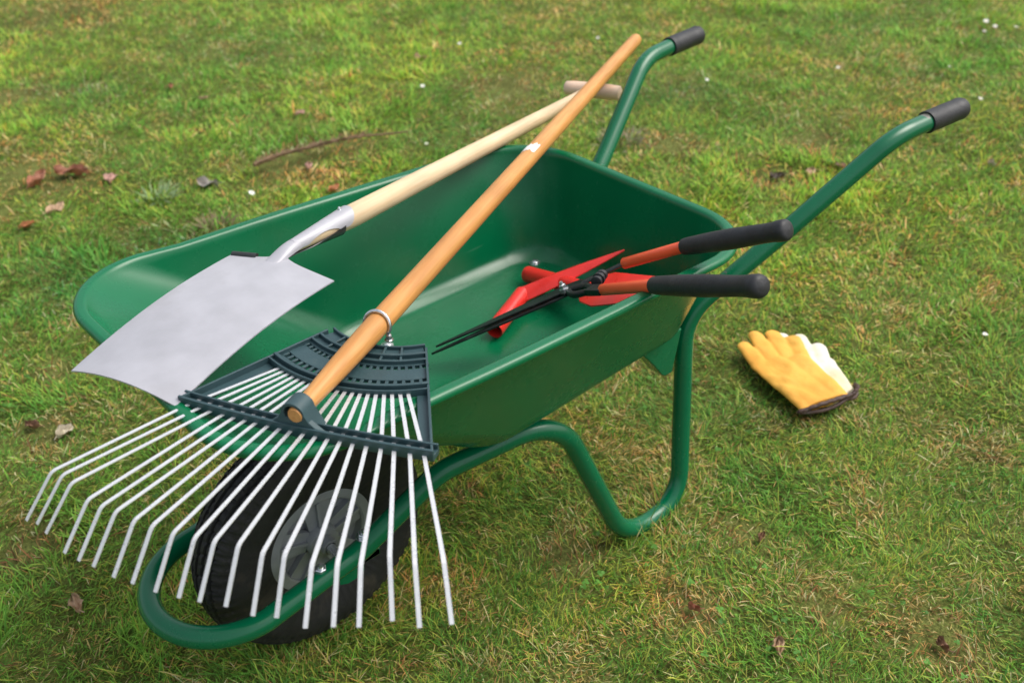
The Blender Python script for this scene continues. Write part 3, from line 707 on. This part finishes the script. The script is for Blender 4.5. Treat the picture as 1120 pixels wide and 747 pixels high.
rr = node(nt, 'ShaderNodeMapRange', i_From_Min=.3, i_From_Max=.7, i_To_Min=.55, i_To_Max=1.4); L(nC.outputs[0], rr.inputs[0])
mu = node(nt, 'ShaderNodeMix', data_type='RGBA', blend_type='MULTIPLY'); mu.inputs[0].default_value = 1; L(mx.outputs[2], mu.inputs[6]); L(rr.outputs[0], mu.inputs[7]); L(mu.outputs[2], bs.inputs['Base Color'])
bs.inputs['Roughness'].default_value = .95; bs.inputs['Specular IOR Level'].default_value = .15
bp = node(nt, 'ShaderNodeBump', i_Strength=.9, i_Distance=.012); L(nC.outputs[0], bp.inputs['Height']); L(bp.outputs[0], bs.inputs['Normal'])
me.materials.append(m); go = bpy.data.objects.new('ground', me); COL.objects.link(go); tagtop(go, 'mossy lawn ground under the grass', None, kind='structure')

# ---- grass blades, one mesh with a colour per blade
m, nt, bs = new_mat('grass_blades'); L = nt.links.new
at = node(nt, 'ShaderNodeAttribute', attribute_name='col'); L(at.outputs['Color'], bs.inputs['Base Color'])
bs.inputs['Roughness'].default_value = .55; bs.inputs['Specular IOR Level'].default_value = .30
tl = node(nt, 'ShaderNodeBsdfTranslucent'); L(at.outputs['Color'], tl.inputs[0]); ms = node(nt, 'ShaderNodeMixShader'); ms.inputs[0].default_value = .38
L(bs.outputs[0], ms.inputs[1]); L(tl.outputs[0], ms.inputs[2]); L(ms.outputs[0], nt.nodes['Material Output'].inputs['Surface'])
M['grass'] = m
CAM = V(.50976, 1.08709, 1.30074)
DIRT = [(-.623, .347, .045), (-.586, .537, .05), (-.662, .689, .07), (-.428, .40, .05), (-1.767, -1.587, .16), (-1.773, -.824, .10), (-1.818, -.474, .09), (-.266, -2.108, .15),
        (-.511, -2.78, .12), (-.985, -3.6, .22), (-.95, -1.55, .13), (-.83, -1.565, .10), (-1.06, -1.53, .11), (.051, -.994, .06), (-.372, .168, .06), (.296, -.501, .07), (-.10, -1.9, .10), (-.35, -1.93, .12), (-2.1, -.55, .08), (.15, -.8, .06)]
def dirtiness(x, y):
    d = np.zeros_like(x)
    for cx, cy, r in DIRT: d = np.maximum(d, np.exp(-(((x-cx)**2+(y-cy)**2)/(r*r))*(.7+.9*vnoise(x, y, .03))))
    return d
# visible wedge of lawn, widened for a step to either side
POLY = np.array([(.95, -.15), (.75, .75), (-.35, 1.55), (-4.6, .25), (-5.6, -2.4), (-3.2, -5.6), (-.6, -5.6), (.85, -2.3)])
def inside(x, y):
    r = np.zeros(len(x), bool); n = len(POLY)
    for i in range(n):
        x0, y0 = POLY[i]; x1, y1 = POLY[(i+1) % n]; c = ((y0 > y) != (y1 > y)) & (x < (x1-x0)*(y-y0)/(y1-y0+1e-12)+x0); r ^= c
    return r
def scatter(density_near, seed, falloff=1.0):
    g = np.random.default_rng(seed); N = int(density_near*7.2*7.2); x = g.uniform(-5.7, 1.1, N); y = g.uniform(-5.7, 1.6, N)
    k = inside(x, y); x, y = x[k], y[k]; d = np.sqrt((x-CAM[0])**2+(y-CAM[1])**2+CAM[2]**2)
    keep = g.random(len(x)) < np.clip((1.75/d)**(1.25*falloff), 0, 1); return x[keep], y[keep], d[keep], g
PAL = dict(g=np.array([(.095, .225, .034), (.140, .310, .042), (.200, .380, .052), (.260, .430, .070)]), y=np.array([(.32, .41, .060), (.42, .42, .075)]),
           s=np.array([(.62, .47, .20), (.70, .58, .32), (.56, .35, .12), (.60, .31, .11)]), b=np.array([(.30, .120, .050), (.16, .075, .035), (.42, .18, .08)]))
GL = [(V(-.96, .22), V(-1.03, .01)), (V(-1.06, .25), V(-1.12, .02)), (V(-1.09, .25), V(-1.19, .09)), (V(-1.0, .24), V(-1.07, .0))]
def near_glove(x, y):
    m_ = np.full(x.shape, 9.)
    for a, b_ in GL:
        d = b_-a; t = np.clip(((x-a[0])*d[0]+(y-a[1])*d[1])/(d@d), 0, 1); m_ = np.minimum(m_, np.hypot(x-a[0]-t*d[0], y-a[1]-t*d[1]))
    return m_
def make_grass(name, label, dens, seed, Lr, wr, lean, straw_bias, falloff=1.0, curl=.6, zoff=0.):
    x, y, d, g = scatter(dens, seed, falloff); n = len(x)
    big = fbm(x, y, .75); mid = fbm(x+3, y-8, .22); fine = vnoise(x, y, .05); di = dirtiness(x, y)
    keep = g.random(n) > np.clip(di*.80+.25*(fbm(x-9, y+4, .16) < .30), 0, .9); x, y, d, big, mid, fine, di = [q[keep] for q in (x, y, d, big, mid, fine, di)]; n = len(x)
    z = ground_h(x, y)-.003+zoff
    # further tufts lean alike: yaw follows a slowly varying field plus scatter
    yaw = vnoise(x, y, .12)*9+g.normal(0, 1.25, n)
    tuft = np.clip((vnoise(x-4, y+6, .11)-.45)*2.6, 0, 1)*np.clip((big-.35)*3, 0, 1)
    Ln = g.uniform(*Lr, n)*(.72+.55*mid+.55*tuft)*(1-.35*di)
    Ln = np.where(near_glove(x, y) < .050, np.minimum(Ln, .017), Ln)
    ct = np.minimum.reduce([np.hypot((x-a)*k1, y-b)/r for a, b, k1, r in ((0, 0, .55, .085), (-.52, .209, .6, .06), (-.52, -.209, .6, .06))]); Ln = Ln*(1+.75*np.exp(-ct**2))
    W = g.uniform(*wr, n)*np.clip(d/2.0, .8, 1.55)*(.8+.4*tuft)
    th0 = np.radians(g.uniform(*lean, n))*(1-.25*tuft); cv = g.normal(.55, .45, n)*curl; sideb = g.normal(0, .35, n)
    K = 4; lev = [0, .38, .72, 1.0]; P = []; pos = np.stack([x, y, z], 1); tprev = 0
    cur = pos.copy()
    for i, t in enumerate(lev):
        if i:
            th = np.clip(th0+cv*(t*.8), 0, 1.72); yy = yaw+sideb*t; dl = (t-tprev)*Ln
            cur = cur+np.stack([np.sin(th)*np.cos(yy), np.sin(th)*np.sin(yy), np.cos(th)], 1)*dl[:, None]
            cur[:, 2] = np.maximum(cur[:, 2], z+.0015)
            tprev = t
        P.append(cur.copy())
    sdv = np.stack([-np.sin(yaw), np.cos(yaw), g.normal(0, .35, n)], 1); sdv /= np.linalg.norm(sdv, axis=1)[:, None]
    wf = [.75, 1.0, .72]; verts = []
    for i in range(3):
        verts += [P[i]-sdv*(W*wf[i]/2)[:, None], P[i]+sdv*(W*wf[i]/2)[:, None]]
    verts.append(P[3]); VV = np.stack(verts, 1).reshape(-1, 3); base = np.arange(n)*7
    q = np.stack([base, base+1, base+3, base+2, base+2, base+3, base+5, base+4, base+4, base+5, base+6], 1).ravel()
    starts = (np.arange(n)*11)[:, None]+np.array([0, 4, 8]); me = bpy.data.meshes.new(name)
    me.vertices.add(7*n); me.vertices.foreach_set('co', VV.ravel().astype(np.float32)); me.loops.add(11*n); me.loops.foreach_set('vertex_index', q.astype(np.int32))
    me.polygons.add(3*n); me.polygons.foreach_set('loop_start', starts.ravel().astype(np.int32))
    me.update(calc_edges=True)
    me.polygons.foreach_set('use_smooth', np.ones(3*n, bool))
    # colour
    u = g.random(n); patch = vnoise(x+2, y-5, .045)*.6+vnoise(x-7, y+1, .10)*.4; near = np.clip((2.6-d)/1.2, 0, 1); pst = np.clip(straw_bias+(.40-mid)*.9+(patch-.52)*1.1+.65*di-.28*tuft+.20*(.5-big)+.06*near, .02, .95); pbr = np.clip(.02+.45*di+.5*(patch-.62), 0.01, .5); py_ = np.clip(.22+(.5-fine)*.3+.15*(big < .45), .05, .5)
    kind = np.where(u < pbr, 3, np.where(u < pbr+pst, 2, np.where(g.random(n) < py_, 1, 0)))
    c = np.zeros((n, 3)); gi = np.clip((g.random(n)*2.0+2.2*(big-.25)+tuft*.9+g.normal(0, .5, n)), 0, 3).astype(int); c = PAL['g'][gi]
    c = np.where((kind == 1)[:, None], PAL['y'][g.integers(0, 2, n)], c); c = np.where((kind == 2)[:, None], PAL['s'][g.integers(0, 4, n)], c); c = np.where((kind == 3)[:, None], PAL['b'][g.integers(0, 3, n)], c)
    c = c*g.uniform(.75, 1.25, (n, 1))*g.uniform(.93, 1.07, (n, 3))
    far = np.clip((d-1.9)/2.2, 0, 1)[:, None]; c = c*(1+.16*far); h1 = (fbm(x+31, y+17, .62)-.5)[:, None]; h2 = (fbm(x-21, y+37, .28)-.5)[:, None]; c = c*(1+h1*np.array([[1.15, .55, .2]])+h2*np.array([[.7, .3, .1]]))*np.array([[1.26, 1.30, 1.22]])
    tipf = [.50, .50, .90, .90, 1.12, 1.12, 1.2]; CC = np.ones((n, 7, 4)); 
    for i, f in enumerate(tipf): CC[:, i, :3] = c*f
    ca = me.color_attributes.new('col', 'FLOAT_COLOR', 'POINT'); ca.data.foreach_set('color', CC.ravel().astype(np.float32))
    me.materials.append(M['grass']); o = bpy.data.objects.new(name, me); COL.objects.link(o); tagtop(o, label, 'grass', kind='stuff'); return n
n1 = make_grass('grass', 'short green lawn grass around the wheelbarrow', 26000, 21, (.013, .030), (.0013, .0026), (20, 76), .13)
n2 = make_grass('dry_grass', 'dry straw coloured blades matted in the lawn', 5400, 22, (.012, .026), (.0010, .0020), (50, 86), .55, curl=.9, zoff=.006)
n3 = make_grass('tall_grass', 'longer soft grass blades standing in tufts', 1700, 23, (.030, .052), (.0018, .0032), (20, 66), .06)
n4 = make_grass('moss', 'fine mossy undergrowth between the grass blades', 30000, 24, (.006, .013), (.0014, .0026), (15, 80), .25, falloff=2.6, zoff=.001)
print('blades', n1, n2, n3, n4)

# ---- low clover and moss leaves
x, y, d, g = scatter(260, 31); k = (fbm(x+1, y+2, .30) > .50) & (near_glove(x, y) > .05); x, y = x[k], y[k]; mb_v = []; mb_f = []; mb_c = []
for px, py in zip(x, y):
    z = float(ground_h(px, py))+g.uniform(.006, .020); a0 = g.uniform(0, 6.28); r = g.uniform(.0022, .0038)
    col = np.array((.11, .27, .045))*g.uniform(.7, 1.5)
    for q in range(3):
        a = a0+q*2.094; c = V(px+math.cos(a)*r, py+math.sin(a)*r, z); tl_ = g.normal(0, .25, 2); o_ = len(mb_v)
        for t in range(7):
            b_ = 2*math.pi*t/7; mb_v.append((c[0]+math.cos(b_)*r*.95, c[1]+math.sin(b_)*r*.95, z+r*(tl_[0]*math.cos(b_)+tl_[1]*math.sin(b_)))); mb_c.append((*col, 1))
        mb_f.append(tuple(range(o_, o_+7)))
me = bpy.data.meshes.new('clover'); me.from_pydata(mb_v, [], mb_f); ca = me.color_attributes.new('col', 'FLOAT_COLOR', 'POINT'); ca.data.foreach_set('color', np.array(mb_c, np.float32).ravel())
me.materials.append(M['grass']); o = bpy.data.objects.new('clover', me); COL.objects.link(o); tagtop(o, 'tiny round clover leaves among the grass', 'ground cover', kind='stuff')

# ================================================================== FALLEN LEAVES
LC = dict(rust=(.36, .145, .080), tan=(.52, .34, .21), brown=(.24, .125, .070), orange=(.48, .18, .07), pale=(.46, .40, .29), pink=(.48, .27, .22), dark=(.085, .060, .042), grey=(.33, .30, .26))
for kx, c in LC.items(): M['leaf_'+kx] = mat('leaf_'+kx, c, .62, var=.35, vscale=60, bump=.6, bscale=150, tint=tuple(q*.62 for q in c))
def leaf(x, y, size, colr, yaw, curl, label, asp=.70, lift=.009, seed=0):
    g = np.random.default_rng(seed+100); nu, nv = 12, 8; vs = []; ph = g.uniform(0, 6)
    z0 = float(ground_h(x, y))+lift
    for i in range(nu+1):
        t = i/nu; w = size*asp*.5*(math.sin(math.pi*t**.8)**.75)*(1+.14*math.sin(t*17+ph)) if 0 < i < nu else .0006
        for j in range(nv+1):
            q = -1+2*j/nv; a = q*curl; rr = w/max(curl, .01)
            lx = (t-.5)*size; ly = rr*math.sin(a); lz = rr*(1-math.cos(a))+.18*size*curl*(t-.5)**2*2+.007*size/.05*math.sin(t*8+q*3+ph)*.6+.004*math.sin(q*9+t*5)
            cx, cy = lx*math.cos(yaw)-ly*math.sin(yaw), lx*math.sin(yaw)+ly*math.cos(yaw); vs.append((x+cx, y+cy, z0+lz+.15*lx*math.sin(ph)))
    fs = [(i*(nv+1)+j, i*(nv+1)+j+1, (i+1)*(nv+1)+j+1, (i+1)*(nv+1)+j) for i in range(nu) for j in range(nv)]
    mb = MB(); mb.add(vs, fs); st = V(x, y, z0)+V(math.cos(yaw), math.sin(yaw), 0)*size*.5
    mb.sweep(catmull([st-V(math.cos(yaw), math.sin(yaw), 0)*size*.1+V(0, 0, .002), st+V(0, 0, .003), st+V(math.cos(yaw+.4), math.sin(yaw+.4), 0)*size*.3+V(0, 0, .004)], 4), .0009, 6)
    c0 = V(x, y, z0); mb.v = [tuple(V(p)-c0) for p in mb.v]
    o = mb.build('fallen_leaf', M['leaf_'+colr], None, 60); o.location = tuple(c0); tagtop(o, label, 'leaf', 'fallen leaves scattered on the lawn')
leaves = [(-.287, -1.985, .062, 'rust', .6, 1.3, 'curled rusty leaf at the left edge, large and hollow'),
 (-.385, -1.965, .075, 'rust', 2.5, 1.2, 'long crumpled reddish leaf just right of the hollow rusty one'),
 (-.455, -1.850, .045, 'pink', 1.0, .5, 'flat pinkish tan oval leaf right of the two rusty leaves'),
 (-.160, -1.730, .034, 'orange', 2.9, .7, 'small orange brown leaf below the rusty pair, near the left edge'),
 (-.255, -1.769, .046, 'tan', .3, .5, 'pale tan leaf half sunk in grass between the rusty pair and the barrow'),
 (-.640, -1.600, .050, 'grey', 2.2, .6, 'greyish leaf lying beyond the far tray side, below the twig'),
 (-1.119, -1.864, .036, 'pink', .2, .5, 'small mauve grey leaf on the open lawn above the twig'),
 (-.923, -2.403, .036, 'rust', 1.2, .6, 'small reddish leaf alone in the upper left lawn'),
 (-1.722, -1.995, .052, 'tan', 2.2, .8, 'tan curled leaf beside a dark patch at the upper middle'),
 (-.907, -1.480, .036, 'pink', .9, .5, 'pink tan leaf tucked against the underside of the twig'),
 (.293, -.297, .040, 'tan', 1.5, .8, 'crumpled tan leaf in the lower left lawn left of the rake tines'),
 (.126, -.759, .046, 'pale', .5, .5, 'broad pale leaf below the spade tip'),
 (.165, -.825, .040, 'brown', 2.0, .8, 'brown leaf left of the broad pale leaf by the spade tip'),
 (-.960, -2.230, .030, 'tan', 2.6, .5, 'small tan leaf in the upper left, nearer than the lone reddish one'),
 (-.465, .534, .032, 'tan', .7, .7, 'soft tan leaf near the bottom edge right of the barrow'),
 (-.877, -1.300, .040, 'orange', .2, .7, 'orange leaf peeping over the far tray rim beside the spade socket'),
 (-1.992, -.381, .040, 'pink', 1.4, .6, 'pale pink leaf behind the near handle'),
 (-1.809, -.466, .050, 'dark', 2.7, .9, 'very dark leaf left of the near handle'),
 (-.432, .396, .022, 'rust', 1.9, .8, 'small rusty leaf in the lower lawn between barrow foot and soft tan leaf'),
 (-.636, .372, .022, 'brown', .4, .8, 'dark brown leaf lying right of the barrow foot'),
 (-.650, .700, .026, 'brown', 1.2, .9, 'brown leaf on bare patch in the lower right corner'),
 (-2.280, -.082, .030, 'pale', 1.0, .5, 'tiny pale leaf at the right side below the near grip'),
 (-.630, -.119, .03, 'pink', 1.0, .4, None),
 (-1.90, -.42, .045, 'tan', .4, .5, 'flat tan leaf just right of the very dark leaf')]
for i, l in enumerate(leaves):
    if l[6]: leaf(l[0], l[1], l[2]*(1.3 if l[0] > -.7 and l[1] < -1.2 else .95), l[3], l[4], l[5], l[6], seed=i)

# ================================================================== DAISIES
M['petal'] = mat('daisy_petal', (.85, .85, .83), .6, var=.05); M['eye'] = mat('daisy_eye', (.75, .50, .05), .7, var=.2)
dais = [(-.677, -1.398, .0085, 'white daisy just beyond the far tray side near the spade blade'),
 (-1.872, -1.950, .0075, 'white daisy in the upper middle lawn, nearest the tan curled leaf'),
 (-1.512, -1.708, .0080, 'white daisy above the spade handle, midway along it'),
 (-1.228, -1.316, .0065, 'small daisy closest to the spade handle near the twig'),
 (-2.287, -1.633, .0070, 'white daisy left of the top end of the rake handle'),
 (-2.597, -.795, .0070, 'white daisy between the two wheelbarrow handles'),
 (-3.378, -.696, .0100, 'largest daisy of the cluster in the top right corner'),
 (-3.348, -.640, .0080, 'daisy immediately right of the largest in the top right cluster'),
 (-3.398, -.575, .0085, 'rightmost daisy of the top right cluster'),
 (-3.270, -.630, .0070, 'lowest daisy of the top right cluster'),
 (-2.842, -.530, .0055, 'tiny daisy above the near grip'),
 (-2.655, -.322, .0080, 'white daisy just right of the near grip'),
 (-1.433, .342, .0060, 'daisy at the right edge, level with the gloves'),
 (-2.205, -1.040, .0065, 'daisy beside the far handle tube below its grip')]
for i, (x, y, r, lab) in enumerate(dais):
    g = np.random.default_rng(i+50); z = float(ground_h(x, y)); h = g.uniform(.026, .036); t = thing('daisy', (x, y, z), lab, 'daisy', 'daisies in the lawn')
    top = V(x+g.uniform(-.006, .006), y+g.uniform(-.006, .006), z+h); nrm = unit(V(g.normal(0, .2)+.1, g.normal(0, .2)+.25, 1)); a = unit(np.cross(nrm, V(1, 0, 0))); b2 = np.cross(nrm, a)
    mb = MB(); mb.sweep([V(x, y, z), (V(x, y, z)+top)/2+V(.001, 0, 0), top], .0006, 6); mb.build('stem', M['grass'], t)
    mb = MB(); 
    for k in range(13):
        an = 2*math.pi*k/13+g.normal(0, .06); dv_ = a*math.cos(an)+b2*math.sin(an); sv = -a*math.sin(an)+b2*math.cos(an); up2 = nrm*r*g.uniform(.0, .35); w = r*.21
        vs = [top+dv_*r*.15-sv*w*.5, top+dv_*r*.15+sv*w*.5, top+dv_*r*.75+sv*w+up2*.6, top+dv_*r*1.05+up2, top+dv_*r*.75-sv*w+up2*.6]
        mb.add(vs, [(0, 1, 2, 3, 4)])
    mb.build('petals', M['petal'], t)
    mb = MB(); mb.lathe(top, nrm, [(-.0002, 0), (0, r*.3), (r*.12, r*.26), (r*.2, 0)], 12); mb.build('flower_eye', M['eye'], t)

# ================================================================== TWIG, DRY FROND, GREY TUFT
M['twig'] = mat('twig_bark', (.20, .125, .068), .8, var=.4, vscale=90, bump=.6, bscale=300)
z = lambda x, y, h=.020: float(ground_h(x, y))+h
pts = [(-.77, -1.550), (-.86, -1.552), (-.96, -1.540), (-1.068, -1.505), (-1.15, -1.455), (-1.225, -1.410)]
P3 = [V(x, y, z(x, y, .036)) for x, y in pts]; mb = MB(); cp = catmull(P3, 6); mb.sweep(cp, list(np.linspace(.0068, .0026, len(cp))), 8)
g = np.random.default_rng(3)
for k in range(90):
    i = int(g.integers(0, int(len(cp)*.70))); p = cp[i]; s = g.choice([-1, 1]); dx = unit(cp[i+1]-cp[i]); sdx = V(-dx[1], dx[0], 0)*s
    L_ = g.uniform(.02, .075); q = p+dx*L_*.6+sdx*L_*.45+V(0, 0, g.uniform(-.008, .012)); mb.sweep([p, (p+q)/2+V(0, 0, .004), q], [.0020, .0016, .0007], 5)
o = mb.build('twig', M['twig'], None, 60); tagtop(o, 'brown dead twig with fine side sprigs lying beyond the far tray side', 'twig')
def tuft(x, y, n, R, col, label, name, L_=(.03, .055), seed=1):
    g = np.random.default_rng(seed); mb = MB()
    for k in range(n):
        a = g.uniform(0, 6.28); r = R*math.sqrt(g.random())*.5; p = V(x+r*math.cos(a), y+r*math.sin(a), z(x, y, -.002)); a2 = a+g.normal(0, .5); L1_ = g.uniform(*L_); th = g.uniform(.4, 1.25)
        d1 = V(math.cos(a2)*math.sin(th), math.sin(a2)*math.sin(th), math.cos(th)); th += .4; d2 = V(math.cos(a2)*math.sin(th), math.sin(a2)*math.sin(th), math.cos(th)); s_ = V(-math.sin(a2), math.cos(a2), g.normal(0, .2))*.0022
        m1 = p+d1*L1_*.5; m2 = m1+d2*L1_*.5; mb.add([p-s_*.5, p+s_*.5, m1+s_, m1-s_, m2], [(0, 1, 2, 3), (3, 2, 4)])
    o = mb.build(name, mat(name+'_mat', col, .8, var=.3, vscale=60), None, 60); tagtop(o, label, 'weed' if 'weed' in name else 'plant'); return o
tuft(-.498, -1.623, 90, .085, (.24, .34, .15), 'pale grey green weed rosette near the far tray side', 'weed_rosette', seed=2)
tuft(-.520, -1.340, 90, .10, (.22, .17, .09), 'brownish dry grass clump just behind the front left of the tray', 'dry_clump', seed=5)
tuft(-1.69, -.95, 110, .13, (.26, .23, .13), 'matted dry grass clump right of the far handle tube', 'dry_clump', seed=8)

# ================================================================== CAMERA, LIGHT, WORLD
cam = bpy.data.cameras.new('camera'); co = bpy.data.objects.new('camera', cam); COL.objects.link(co); S.camera = co
Rr = unit(V(-0.74657922, 0.66436421, -0.03520894)); Uu = unit(V(-0.39520459, -0.40029432, 0.82678763)); Ff = V(-0.53519417, -0.6311772, -0.5614112)
co.matrix_world = Matrix(((Rr[0], Uu[0], -Ff[0], CAM[0]), (Rr[1], Uu[1], -Ff[1], CAM[1]), (Rr[2], Uu[2], -Ff[2], CAM[2]), (0, 0, 0, 1)))
cam.sensor_width = 36; cam.lens = 1148.03/1120*36; cam.clip_end = 400; cam.clip_start = .02
cam.dof.use_dof = True; cam.dof.focus_distance = 1.42; cam.dof.aperture_fstop = 5.0
EL, AZ = math.radians(54), math.atan2(.50, -.85)
sdir = V(math.cos(EL)*math.cos(AZ), math.cos(EL)*math.sin(AZ), math.sin(EL))
sun = bpy.data.lights.new('sun', 'SUN'); sun.energy = 1.3; sun.angle = math.radians(38); sun.color = (1, .95, .87)
so = bpy.data.objects.new('sun', sun); COL.objects.link(so); so.rotation_euler = Vector(-sdir).to_track_quat('-Z', 'Y').to_euler(); so.location = tuple(sdir*10)
w = bpy.data.worlds.new('World'); S.world = w; w.use_nodes = True; nt = w.node_tree; L = nt.links.new; bg = nt.nodes['Background']
sky = node(nt, 'ShaderNodeTexSky', sky_type='NISHITA'); sky.sun_disc = False; sky.sun_elevation = EL; sky.sun_rotation = math.pi/2-AZ; sky.air_density = 1.4; sky.dust_density = 5; sky.ozone_density = 1
hs_ = node(nt, 'ShaderNodeHueSaturation'); hs_.inputs['Saturation'].default_value = .42; L(sky.outputs[0], hs_.inputs['Color']); L(hs_.outputs[0], bg.inputs[0]); bg.inputs[1].default_value = .15; hs_.inputs['Value'].default_value = 1.28
S.view_settings.view_transform = 'Standard'; S.view_settings.look = 'None'; S.view_settings.exposure = 0; S.view_settings.gamma = 1
S.render.engine = 'CYCLES'; S.cycles.use_denoising = True; S.cycles.max_bounces = 8
for o in list(S.objects):
    if '_root' in o.keys(): del o['_root']
